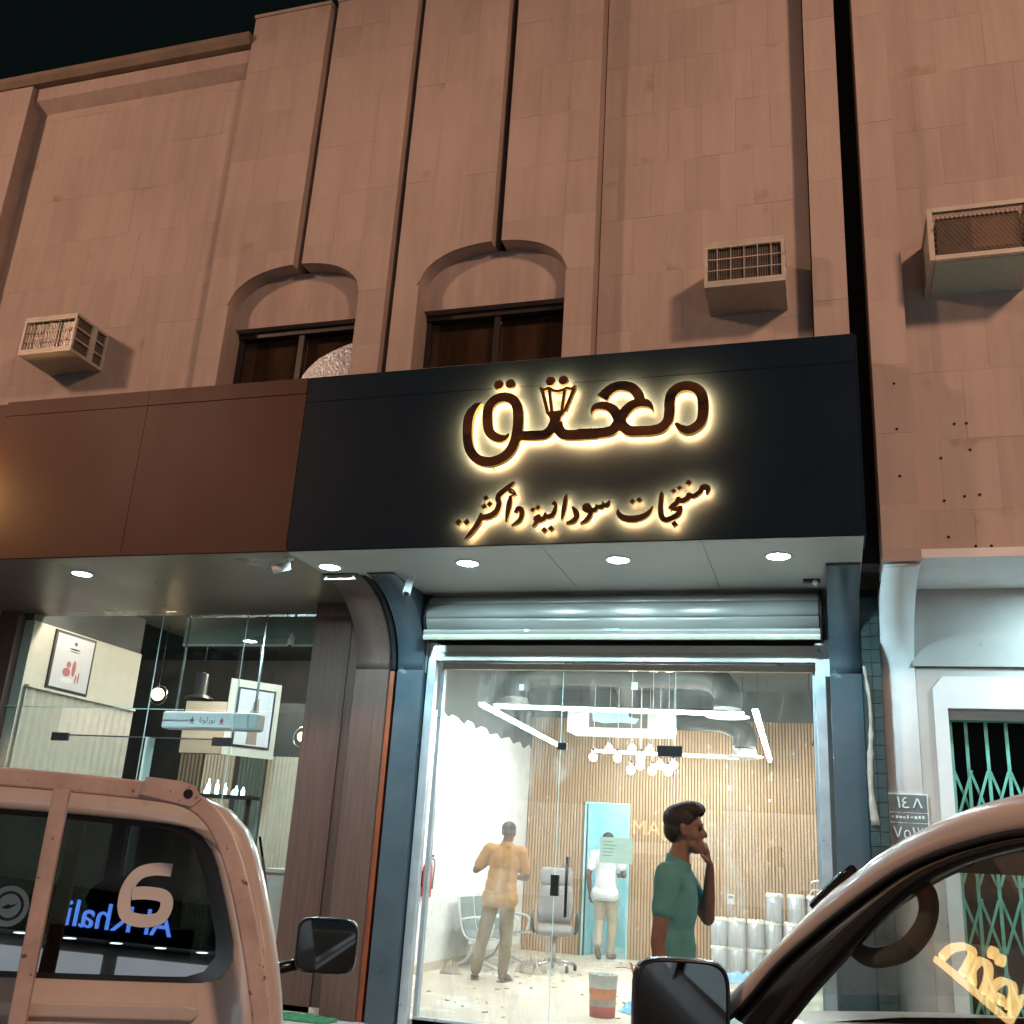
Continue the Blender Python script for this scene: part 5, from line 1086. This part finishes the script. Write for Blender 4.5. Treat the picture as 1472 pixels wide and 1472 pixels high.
    for s in 'LR':
        a, b = Vector(J['an' + s]), Vector(J['to' + s]); d = (b - a)
        if feet == 'shoe': fleshed('shoe', [('c', tuple(a + Vector((0, -.0, -.035)) - d * .25), .045, tuple(a + d * .5 + Vector((0, 0, -.03))), .048), ('c', tuple(a + d * .5 + Vector((0, 0, -.03))), .048, tuple(b + d * .1), .040)], mats['shoe'], t, .009, 3)
        else:
            sl = MB(); q = (a - d * .35); q.z = b.z - .03; e = b + d * .25; e.z = b.z - .03
            sl.tube([tuple(q), tuple((q + e) / 2), tuple(e)], [(.044, .012), (.046, .012), (.04, .012)], 12); sl.build('sandal', mats['shoe'], t)
            MB().tube(catmull([tuple(b + Vector((-.045, -.02, -.02))), tuple(b + Vector((-.01, -.02, .034))), tuple(b + Vector((.045, -.02, -.02)))], 5), (.012), 6).build('strap', mats['shoe'], t)
    return t
# man in a tan T-shirt, back to the street
J = dict(head=(.06, .02, 1.645), neck=(.05, -.005, 1.525), chest=(.035, -.01, 1.30), pelvis=(.0, 0, .97),
         shL=(-.155, -.01, 1.44), elL=(-.315, .04, 1.20), wrL=(-.17, .22, 1.31), shR=(.23, -.01, 1.43), elR=(.295, .05, 1.15), wrR=(.16, .25, 1.14),
         hipL=(-.085, 0, .93), knL=(-.165, .03, .50), anL=(-.235, -.02, .075), toL=(-.26, .14, .035), hipR=(.085, 0, .93), knR=(.10, .02, .50), anR=(.085, -.03, .075), toR=(.14, .13, .035))
person('man in tan T-shirt, khaki trousers and dark cap standing with his back turned', (-3.95, 12.86, ZFl), R_(8), J, dict(skin='skin_brown', shirt='cloth_tan', trousers='cloth_khaki', hair='cap_grey', shoe='sandal'), 'cap', .78, .72, feet='sandal', scale=1.04, shirt_w=1.1,
       hand_spec=dict(L=((.7, .7, .3), (.5, -.3, -.8), -1, .5), R=((-.6, .75, .1), (-.4, -.3, -.7), 1, .5)))
# man in a white T-shirt walking away through the back door
J = dict(head=(.0, .05, 1.64), neck=(.0, .0, 1.52), chest=(.0, .0, 1.30), pelvis=(-.01, -.02, .96),
         shL=(-.185, -.0, 1.43), elL=(-.26, -.06, 1.15), wrL=(-.25, .0, .90), shR=(.185, .0, 1.43), elR=(.275, -.02, 1.17), wrR=(.20, .18, 1.15),
         hipL=(-.085, -.02, .93), knL=(-.09, .03, .50), anL=(-.03, -.26, .17), toL=(-.035, -.17, .045), hipR=(.085, -.01, .93), knR=(.10, .06, .49), anR=(.085, .0, .075), toR=(.10, .15, .035))
person('man in white T-shirt and grey green trousers walking through the back doorway', (-3.50, 17.12, ZFl), R_(-4), J, dict(skin='skin_brown', shirt='cloth_white', trousers='cloth_olive', hair='cap_grey', shoe='shoe_grey'), 'cap', .80, .60, scale=1.07, head_tilt=R_(-8),
       hand_spec=dict(L=((0, .15, -1), (1, .2, 0), 1, .45), R=((-.5, .8, .2), (-.4, -.3, -.7), 1, .6)))
# man in a teal shirt walking past outside, hand raised to his mouth
J = dict(head=(.0, .045, 1.705), neck=(.0, .01, 1.585), chest=(.0, -.0, 1.35), pelvis=(.0, -.01, .97),
         shR=(.18, -.015, 1.49), elR=(.225, -.055, 1.20), wrR=(.23, -.01, .94), shL=(-.19, .0, 1.485), elL=(-.20, .125, 1.30), wrL=(-.065, .15, 1.545),
         hipR=(.085, 0, .93), knR=(.09, .16, .52), anR=(.09, .20, .075), toR=(.10, .36, .035), hipL=(-.085, 0, .93), knL=(-.09, -.02, .5), anL=(-.09, -.28, .12), toL=(-.09, -.15, .04))
person('man in teal shirt walking past the shopfront with a hand raised to his mouth', (-.735, 5.3, 0), R_(-90), J, dict(skin='skin_dark', shirt='cloth_teal', trousers='cloth_navy', hair='hair_black', shoe='shoe_grey'), 'crop', .85, .50, scale=1.01,
       hand_spec=dict(R=((.0, .2, -1), (-1, .2, 0), -1, .4), L=((.45, -.15, .9), (.2, -1, 0), 1, .75)), shirt_w=1.0, bulk=.78, hscale=.92)
# ------------------------------------------------------------------ vehicles
def car_paint(name, c, rough=.28, flake=.0):
    return pm(name, c, rough, var=.06, scale=3, spec=.5, coat=.6, metal=flake, spots=None, rvar=.03)
pm('paint_white', (.54, .48, .44), .32, var=.08, scale=3, spec=.5, coat=.5, rvar=.08, spots=((.38, .33, .31), 7, .66))
pm('paint_champagne', (.66, .55, .49), .34, var=.05, scale=3, spec=.45, coat=.25, rvar=.05)
pm('rack_paint', (.50, .385, .35), .55, var=.22, scale=9, bump=.15, spots=((.16, .075, .045), 45, .655))
pm('rubber', (.012, .012, .012), .7)
pm('trim_black', (.010, .010, .011), .22)
pm('liner', (.16, .145, .13), .9)
pm('dash', (.17, .20, .21), .7, var=.1)
pm('mirror_glass', (.07, .08, .08), .03, metal=1, var=0)
pm('amber', (.6, .25, .05), .2)
pm('decal_white', (.62, .60, .58), .45, var=.08)
pm('alloy', (.4, .4, .41), .35, metal=.8)
glass('tint_glass', (.045, .05, .05), boost=2.2, ior=1.55)
glass('clear_glass', (.88, .93, .92), boost=1.2, ior=1.5)
def resample(pts, n):
    P = [Vector(p) for p in pts]; d = [0]
    for i in range(1, len(P)): d.append(d[-1] + (P[i] - P[i - 1]).length)
    out = []; j = 0
    for k in range(n):
        t = d[-1] * k / (n - 1)
        while j < len(P) - 2 and d[j + 1] < t: j += 1
        s = (t - d[j]) / max(1e-9, d[j + 1] - d[j]); out.append(P[j].lerp(P[j + 1], min(1, max(0, s))))
    return out
def half_loop(keys, n=33, sm=6):
    q = resample([(a, b, 0) for a, b in catmull(keys, sm)], n)
    R2 = [(p.x, p.y) for p in q]; return R2 + [(-x, z) for x, z in R2[-2:0:-1]]
def wheel(parent, x, y, r, w, s):
    MB().lathe([(r * .62, -w / 2), (r * .93, -w / 2), (r, -w * .32), (r, w * .32), (r * .93, w / 2), (r * .62, w / 2)], (x, y, r), 28, 'x').build('tyre', 'rubber', parent)
    MB().lathe([(.0001, s * w * .30), (r * .2, s * w * .36), (r * .5, s * w * .25), (r * .64, s * w * .45), (r * .64, -s * w * .45)], (x, y, r), 24, 'x').build('rim', 'alloy', parent)
# ---- pickup seen from behind
pk = thing('pickup_truck', 'white pickup truck with worn pinkish headache rack and number 6 on its rear window', 'pickup', (-2.35, 2.56, 0), R_(30))
lean = lambda z: .105 * (z - 1.14)
OUT = [(0, .50), (.70, .50), (.84, .54), (.895, .66), (.915, .9), (.90, 1.08), (.85, 1.28), (.775, 1.50), (.71, 1.60), (.62, 1.655), (.45, 1.68), (0, 1.70)]
WINK = [(0, 1.14), (.55, 1.14), (.67, 1.145), (.725, 1.175), (.735, 1.23), (.70, 1.34), (.645, 1.48), (.60, 1.545), (.53, 1.575), (.29, 1.588), (0, 1.592)]
out = half_loop(OUT); win = half_loop(WINK)
def scl(L, f, c=(0, 1.15)): return [((x - c[0]) * f + c[0], (z - c[1]) * f + c[1]) for x, z in L]
def sec(L, y, k=0.0, z0=1.14): return [(x, y + (lean(z) if k == 0 else k * (1.68 - z)), z) for x, z in L]
# rear wall with the window opening
mb = MB()
mb.loft([sec(out, .10), sec(scl(out, .992), .035), sec(scl(out, .972), .008), sec(scl(out, .945), 0), sec([((a[0] * .35 + b[0] * .65), (a[1] * .35 + b[1] * .65)) for a, b in zip(scl(out, .945), win)], -.004), sec(scl(win, 1.012, (0, 1.36)), -.002), sec(win, .010)])
mb.build('cab_rear', 'paint_white', pk)
# roof and sides forward to the windscreen, which leans back
def fsec(L, y, k): return [(x, y + k * max(0, 1.66 - z) * (1 if z > 1.05 else (1.66 - 1.05) / max(.01, 1.66 - z)), z) for x, z in L]
wsw = half_loop([(0, 1.10), (.60, 1.10), (.74, 1.12), (.77, 1.17), (.72, 1.38), (.65, 1.55), (.58, 1.60), (.4, 1.62), (0, 1.63)])
mb = MB(); mb.loft([sec(out, .101), [(x, .4, z) for x, z in out], fsec(out, .66, .35), fsec(scl(out, .985), .72, 1.0), fsec(wsw, .74, 1.0)]); mb.build('cab_shell', 'paint_white', pk)
mb = MB(); mb._add([(x, .75 + max(0, 1.66 - z), z) for x, z in wsw], [tuple(range(len(wsw)))]); mb.build('windscreen', 'clear_glass', pk)
MB().loft([sec(win, .012), sec(scl(win, .93, (0, 1.36)), .010)]).build('window_border', 'trim_black', pk)
mb = MB(); mb._add(sec(scl(win, .985, (0, 1.36)), .014), [tuple(range(len(win)))]); mb.build('rear_window', 'tint_glass', pk)
for s in (-1, 1):       # side windows lie on the tapered cab sides
    q = [(.14, 1.16), (.95, 1.14), (.80, 1.40), (.62, 1.55), (.22, 1.56), (.14, 1.5)]
    def hx(z): return .905 - (z - 1.05) * .27 if z > 1.05 else .905
    mb = MB(); mb._add([(s * (hx(z) + .004), y, z) for y, z in q] + [(s * (hx(z) - .004), y, z) for y, z in q], [tuple(range(6)), tuple(range(6, 12))[::-1]] + [(i, (i + 1) % 6, 6 + (i + 1) % 6, 6 + i) for i in range(6)]); mb.build('side_window', 'trim_black', pk)
# pressed panels below the window
for z0, z1 in ((1.045, 1.085), (.985, 1.03), (.925, .97)): MB().prism([(-.66, z0), (.645, z0), (.66, z0 + .015), (.655, z1 - .005), (.64, z1), (-.64, z1), (-.66, z1 - .01)], -.020 + lean(z0), .0 + lean(z0), 'y').build('pressed_panel', 'paint_white', pk, bevel=.006)
# interior
for s in (-.38, .38):
    MB().loft([[(s + .22 * math.copysign(abs(math.cos(a)) ** .5, math.cos(a)), .30 + .06 * math.sin(a) + .05 * (z - .8), z) for a in [2 * math.pi * q / 16 for q in range(16)]] for z in (.75, .9, 1.15, 1.26)], cap0=True, cap1=True).build('seat_back', 'dash', pk)
    MB().sphere((s, .34, 1.34), (.13, .05, .075), 14, 8).build('headrest', 'dash', pk)
box('dashboard', 'dash', pk, -.8, .8, .95, 1.45, .7, 1.10, bevel=.04); box('cab_floor', 'dash', pk, -.8, .8, .1, 1.2, .52, .56)
MB().tube([(-.38 + .18 * math.cos(a), .80 + .06 * math.sin(a), 1.03 + .17 * math.sin(a)) for a in [2 * math.pi * k / 20 for k in range(21)]], .015, 8).build('steering_wheel', 'rubber', pk)
# number on the glass
six = MB(); sp6 = [(.062, .078), (.01, .078), (-.035, .062), (-.06, .02), (-.064, -.03), (-.048, -.068), (0, -.08), (.048, -.07), (.064, -.035), (.052, -.004), (.0, .004), (-.045, .0)]
stroke3(six, [(x * .95, z * .92, .036) for x, z in sp6], 0, .0006, 5); six.mi = [0] * len(six.mi)
six = six.build('number_decal', 'decal_white', pk, loc=(.462, lean(1.38) - .0025 + .012, 1.375), rot=(R_(-6), 0, 0))
# rack hoop, posts, gusset plate
def flat_hoop(path, wv, wy, y, name, mat, parent):
    L = []
    for i, p in enumerate(path):
        a, b = path[max(0, i - 1)], path[min(len(path) - 1, i + 1)]; dx, dz = b[0] - a[0], b[1] - a[1]; l = math.hypot(dx, dz); nx, nz = -dz / l * wv / 2, dx / l * wv / 2
        yy = y + lean(p[1])
        L.append([(p[0] + nx, yy, p[1] + nz), (p[0] - nx, yy, p[1] - nz), (p[0] - nx, yy + wy, p[1] - nz), (p[0] + nx, yy + wy, p[1] + nz)])
    MB().loft(L, smooth=False, cap0=True, cap1=True).build(name, mat, parent, bevel=.006)
hp = [(.86, .70), (.855, .95), (.835, 1.08), (.79, 1.24), (.735, 1.40), (.675, 1.53), (.615, 1.61), (.54, 1.652), (.43, 1.666), (.2, 1.674), (0, 1.677)]
hp = hp + [(-x, z) for x, z in hp[-2::-1]]
flat_hoop([(a, b) for a, b in catmull(hp, 4)], .052, .05, -.17, 'rack_hoop', 'rack_paint', pk)
for x in (.20, -.20): MB().box(x - .022, x + .022, -.16, -.125, .72, 1.652).build('rack_post', 'rack_paint', pk, bevel=.004)
box('rack_foot', 'rack_paint', pk, -.85, .85, -.165, -.12, .70, .74)
MB().prism([(.41, 1.655), (.56, 1.63), (.585, 1.655), (.56, 1.69), (.52, 1.70), (.42, 1.706)], -.124, -.116, 'y').build('gusset_plate', 'rack_paint', pk)
MB().lathe([(.0001, -.1255), (.014, -.1255)], (.545, 0, 1.665), 12, 'y').build('bolt_hole', 'dark_void', pk)
# bed, tailgate, bonnet, bumpers, wheels
for s in (-1, 1): box('bed_side', 'paint_white', pk, *(sorted((s * .90, s * .83))), -2.15, -.03, .45, 1.0, bevel=.02)
box('bed_floor', 'dash', pk, -.83, .83, -2.15, -.02, .58, .62); box('tailgate', 'paint_white', pk, -.83, .83, -2.2, -2.151, .5, 1.0, bevel=.015); box('rear_bumper', 'alloy', pk, -.85, .85, -2.32, -2.21, .42, .56, bevel=.02)
bonnet = [[(x * w, y, z0 + (zt - z0) * h) for x, h in [(-1, 0), (-1, .7), (-.93, .93), (-.6, 1), (0, 1.03), (.6, 1), (.93, .93), (1, .7), (1, 0)]] for y, w, z0, zt in [(1.30, .905, .45, 1.09), (1.7, .905, .45, 1.07), (2.2, .89, .42, 1.0), (2.5, .85, .42, .9), (2.56, .80, .45, .8)]]
MB().loft(bonnet, close=False, cap1=True).build('bonnet', 'paint_white', pk)
box('front_bumper', 'paint_white', pk, -.86, .86, 2.5, 2.66, .38, .62, bevel=.04)
for s in (-1, 1):
    box('headlight', 'clear_glass', pk, *(sorted((s * .55, s * .82))), 2.5, 2.58, .66, .82, bevel=.02)
    wheel(pk, s * .78, -1.15, .36, .22, s); wheel(pk, s * .78, 1.85, .36, .22, s)
    box('tail_light', 'red_paint', pk, *(sorted((s * .835, s * .905))), -2.17, -2.14, .65, .95, bevel=.008)
# door mirrors
def mirror(parent, c, w_, h_, rz, shell, name='door_mirror', depth=.10):
    def ell(y, f, e=.42): return [(w_ / 2 * f * math.copysign(abs(math.cos(a)) ** e, math.cos(a)), y, h_ / 2 * f * math.copysign(abs(math.sin(a)) ** e, math.sin(a))) for a in [2 * math.pi * k / 36 for k in range(36)]]
    o = MB().loft([ell(0, .93), ell(-.006, .97), ell(0, 1.0), ell(.02, 1.03), ell(depth * .6, .9), ell(depth, .55), ell(depth + .012, .2)], cap1=True).build(name, shell, parent, loc=c, rot=(0, 0, rz))
    MB().loft([ell(.004, .925), ell(.004, .01)]).build('mirror_glass', 'mirror_glass', o)
    return o
mm = mirror(pk, (1.075, .96, 1.175), .235, .20, R_(-6), 'trim_black'); MB().tube([(-.09, .04, -.07), (-.20, .05, -.10), (-.24, .06, -.10)], .022, 8).build('arm', 'trim_black', mm)
m2 = mirror(pk, (-1.075, .96, 1.175), .235, .20, R_(6), 'trim_black'); MB().tube([(.09, .04, -.07), (.20, .05, -.10), (.24, .06, -.10)], .022, 8).build('arm', 'trim_black', m2)

# ---- large car parked beside it, seen through the driver's window
sv = thing('parked_suv', 'champagne coloured tall car parked before the white column', 'car', (-.25, 2.97, 0), R_(30))
TH = math.tan(R_(15)); xs_ = lambda z: TH * (z - 1.23); WD = 1.82
Oc = [(.12, 1.225), (.09, 1.25), (-.04, 1.34), (-.17, 1.43), (-.30, 1.52), (-.40, 1.57), (-.49, 1.615), (-.62, 1.665), (-.75, 1.70), (-.93, 1.727), (-1.4, 1.765), (-2.0, 1.775), (-2.8, 1.745), (-3.25, 1.68)]
Sc = [(.03, 1.19), (-.04, 1.235), (-.16, 1.335), (-.31, 1.425), (-.41, 1.48), (-.51, 1.53), (-.61, 1.575), (-.73, 1.612), (-.85, 1.637), (-.98, 1.655), (-1.4, 1.687), (-2.0, 1.695), (-2.8, 1.66), (-3.2, 1.60)]
Gc = [(-.17, 1.165), (-.22, 1.21), (-.30, 1.285), (-.38, 1.35), (-.46, 1.415), (-.55, 1.48), (-.65, 1.54), (-.76, 1.582), (-.88, 1.61), (-1.0, 1.627), (-1.3, 1.652), (-1.5, 1.66)]
def rs(c, n=60): return [(p.x, p.y) for p in resample([(a, b, 0) for a, b in catmull(c, 5)], n)]
O_, S_, G_ = rs(Oc), rs(Sc), rs(Gc)
def P3(c, dx=0, dz=0, side=1): return [((xs_(z) + dx) if side > 0 else (WD - xs_(z) - dx), y, z + dz) for y, z in c]
mid = [((a[0] + b[0]) / 2, (a[1] + b[1]) / 2) for a, b in zip(O_, S_)]
q3 = [((a[0] * .8 + b[0] * .2), (a[1] * .8 + b[1] * .2)) for a, b in zip(O_, S_)]
for sd in (1, -1):
    rows = [P3(S_, .022, 0, sd), P3(S_, -.004, 0, sd), P3([(a[0] * .2 + b[0] * .8, a[1] * .2 + b[1] * .8) for a, b in zip(O_, S_)], -.010, 0, sd), P3(mid, -.008, 0, sd), P3(q3, .012, 0, sd), P3(O_, .045, 0, sd), P3(O_, .075, -.003, sd), P3(O_, .08, -.03, sd)]
    mb = MB(); mb.loft(list(map(list, rows)), close=False); mb.build('pillar_rail', 'paint_champagne', sv)
    MB().tube(P3(S_, -.002, -.006, sd), .0065, 6).build('seal_strip', 'rubber', sv)
    # black door frame with thickness, cabin side trim behind it
    S2 = rs([p for p in Sc if p[0] > -1.55] + [(-1.5, 1.69)]); S2 = rs([(.03, 1.19)] + [p for p in Sc[1:11]] + [(-1.5, 1.69)])
    mb = MB(); mb.loft([P3(S2, .010, -.004, sd), P3([(a[0] * .5 + b[0] * .5, a[1] * .5 + b[1] * .5) for a, b in zip(S2, G_)], .006, 0, sd), P3(G_, .012, 0, sd), P3(G_, .04, 0, sd), P3(S2, .07, -.01, sd)], close=False); mb.build('door_frame', 'trim_black', sv)
    A2 = [p for p in S2 if p[0] > -.72]; A3 = rs(list(A2)[::3], 30)
    wsd = [(y + .015, z + .028) for y, z in A3]
    mb = MB(); mb.loft([P3(A3, .065, -.012, sd), P3(A3, .10, -.02, sd), P3(wsd, .155, -.012, sd), P3(wsd, .165, .01, sd)], close=False); mb.build('pillar_trim', 'liner', sv)
    # front door glass: one flat pane leaning inwards, closed along the belt line
    pane = G_ + [(-1.5, 1.14), (-.17, 1.14)]
    vs = P3(pane, .022, 0, sd) + P3(pane, .026, 0, sd); n = len(pane)
    mb = MB(); mb._add(vs, [tuple(range(n)), tuple(range(n, 2 * n))[::-1]]); mb.build('side_window', 'clear_glass', sv)
    mb = MB(); q = [(-1.66, 1.655), (-2.75, 1.63), (-3.0, 1.45), (-3.05, 1.18), (-1.66, 1.15)]; mb._add(P3(q, .006, 0, sd), [tuple(range(5))]); mb.build('rear_side_window', 'tint_glass', sv)
    mb = MB(); q = [(-1.5, 1.688), (-1.66, 1.69), (-1.66, 1.13), (-1.5, 1.13)]; mb._add(P3(q, .004, 0, sd) + P3(q, .06, 0, sd), [(0, 1, 2, 3), (7, 6, 5, 4), (0, 3, 7, 4), (1, 5, 6, 2)]); mb.build('door_pillar', 'trim_black', sv)
# roof, headlining, windscreen, rear window
ri = [i for i, p in enumerate(O_) if p[0] <= -.56]
def span(idx, dx, dz, crown, n=13):
    return [[(xs_(O_[i][1]) + dx + (WD - 2 * (xs_(O_[i][1]) + dx)) * k / (n - 1), O_[i][0] + .0, O_[i][1] + dz + crown * (1 - (2 * k / (n - 1) - 1) ** 2)) for k in range(n)] for i in idx]
MB().loft(span(ri, .07, -.002, .045), close=False).build('roof', 'paint_champagne', sv)
MB().loft(span(ri, .08, -.05, .03), close=False).build('headlining', 'liner', sv)
wi_ = [i for i, p in enumerate(O_) if p[0] >= -.60]
def ws(idx, n=13, bow=.10):
    return [[(xs_(O_[i][1]) + .07 + (WD - 2 * (xs_(O_[i][1]) + .07)) * k / (n - 1), O_[i][0] + bow * (1 - (2 * k / (n - 1) - 1) ** 2), O_[i][1] + .012 * (1 - (2 * k / (n - 1) - 1) ** 2)) for k in range(n)] for i in idx]
MB().loft(ws(wi_), close=False).build('windscreen', 'clear_glass', sv)
top = ws(wi_[-4:]); 
MB().loft([[(p[0], p[1] - .006, p[2] - .014) for p in L] for L in top], close=False).build('header_trim', 'liner', sv)
MB().tube(P3([p for p in O_ if -.40 < p[0] < -.20], .035, .012), .011, 6).build('roof_moulding', 'trim_black', sv)
mb = MB(); mb._add([(xs_(1.68) + .08, -3.26, 1.67), (WD - xs_(1.68) - .08, -3.26, 1.67), (WD - .06, -3.42, 1.15), (.06, -3.42, 1.15)], [(0, 1, 2, 3)]); mb.build('rear_window', 'tint_glass', sv)
# body below the belt line
prof = [(.05, .34), (-.02, .42), (-.055, .60), (-.06, .85), (-.045, 1.02), (-.025, 1.12), (.0, 1.165), (.03, 1.175)]
def bsec(y, f=1.0, dz=0): return [(x if True else 0, y, z * f + dz) for x, z in prof] + [(WD - x, y, z * f + dz) for x, z in prof[::-1]]
mb = MB(); mb.loft([[(p[0], p[1], p[2]) for p in bsec(y, f)] for y, f in ((-3.46, .97), (-3.40, .99), (-2.4, 1.0), (-1.0, 1.0), (.10, 1.0))], close=False); mb.build('body_side', 'paint_champagne', sv)
box('door_sill_left', 'trim_black', sv, .032, .075, -1.5, -.12, .9, 1.168); box('door_sill_right', 'trim_black', sv, WD - .075, WD - .032, -1.5, -.12, .9, 1.168)
bon = [[(WD / 2 + x * (WD / 2 + .05) * w, y, z0 + (zt - z0) * h) for x, h in [(-1, 0), (-1.02, .6), (-.98, .92), (-.85, 1), (-.4, 1.04), (0, 1.05), (.4, 1.04), (.85, 1), (.98, .92), (1.02, .6), (1, 0)]] for y, w, z0, zt in [(.09, .985, .36, 1.16), (.5, .985, .36, 1.12), (1.0, .96, .36, 1.05), (1.28, .90, .40, .95), (1.34, .84, .45, .8)]]
MB().loft(bon, close=False, cap1=True).build('bonnet', 'paint_champagne', sv)
box('front_bumper', 'paint_champagne', sv, .06, WD - .06, 1.25, 1.42, .34, .62, bevel=.05); box('rear_bumper', 'paint_champagne', sv, .05, WD - .05, -3.58, -3.42, .36, .62, bevel=.04); box('tailgate', 'paint_champagne', sv, .03, WD - .03, -3.455, -3.41, .55, 1.15, bevel=.02)
box('cowl', 'trim_black', sv, .12, WD - .12, .02, .20, 1.10, 1.155)
for sd in (0, 1):
    x = .10 if not sd else WD - .10
    wheel(sv, x, .55, .38, .24, -1 if not sd else 1); wheel(sv, x, -2.25, .38, .24, -1 if not sd else 1)
    box('headlight', 'clear_glass', sv, *((.08, .45) if not sd else (WD - .45, WD - .08)), 1.25, 1.33, .72, .88, bevel=.02)
# cabin
mb = MB(); mb.loft([[(x, y0 + .05 * math.sin(math.pi * (x - .06) / 1.7), z0) for x in [.06 + 1.70 * k / 14 for k in range(15)]] for y0, z0 in ((.06, 1.10), (-.05, 1.135), (-.18, 1.14), (-.30, 1.10), (-.36, 1.0), (-.34, .8))], close=False); mb.build('dashboard', 'dash', sv)
box('instrument_hood', 'trim_black', sv, .26, .66, -.40, -.16, 1.10, 1.165, bevel=.03)
sw = [(.46 + .19 * math.cos(a), -.60 - .075 * math.sin(a), 1.03 + .172 * math.sin(a)) for a in [2 * math.pi * k / 36 for k in range(37)]]
MB().tube(sw, .016, 10).build('steering_wheel', 'trim_black', sv)
mb = MB(); mb.sphere((.46, -.58, 1.02), (.07, .03, .055), 14, 8); mb.build('wheel_hub', 'trim_black', sv); MB().tube([(.46, -.58, 1.02), (.46, -.32, .95)], .03, 8).build('steering_column', 'trim_black', sv)
for a in (R_(10), R_(170), R_(270)): MB().tube([(.46, -.585, 1.02), (.46 + .18 * math.cos(a), -.60 - .07 * math.sin(a), 1.03 + .165 * math.sin(a))], .014, 8).build('wheel_spoke', 'trim_black', sv)
for x in (.46, 1.36):
    MB().loft([[(x + .24 * math.copysign(abs(math.cos(a)) ** .5, math.cos(a)), -1.30 + .07 * math.sin(a) - .18 * (z - .8), z) for a in [2 * math.pi * q / 16 for q in range(16)]] for z in (.62, .8, 1.1, 1.24)], cap0=True, cap1=True).build('seat_back', 'dash', sv)
    box('seat_cushion', 'dash', sv, x - .24, x + .24, -1.25, -.75, .48, .64, bevel=.05); MB().sphere((x, -1.40, 1.36), (.13, .05, .085), 14, 8).build('headrest', 'dash', sv)
box('cabin_floor', 'dash', sv, .08, WD - .08, -3.3, .05, .38, .42)
# D-shaped grab handle on the driver's windscreen pillar
gp = [(-.335, 1.420), (-.36, 1.392), (-.42, 1.380), (-.49, 1.388), (-.555, 1.410), (-.60, 1.450), (-.612, 1.49), (-.595, 1.525), (-.56, 1.545)]
MB().tube(P3(catmull(gp, 4), .085), [(.018, .022)] * (len(gp) * 4 - 3), 10).build('grab_handle', 'liner', sv)
mr_ = mirror(sv, (-.155, .0, 1.205), .25, .235, R_(-8), 'trim_black', depth=.11); MB().tube([(.09, .04, -.08), (.15, .06, -.09), (.20, .07, -.09)], .03, 8).build('arm', 'trim_black', mr_)
MB().loft([[(-.128 + .02 * math.sin(math.pi * t), y, -.10 + .2 * t) for t in [k / 8 for k in range(9)]] for y in (.022, .06)], close=False).build('turn_signal', 'amber', mr_)
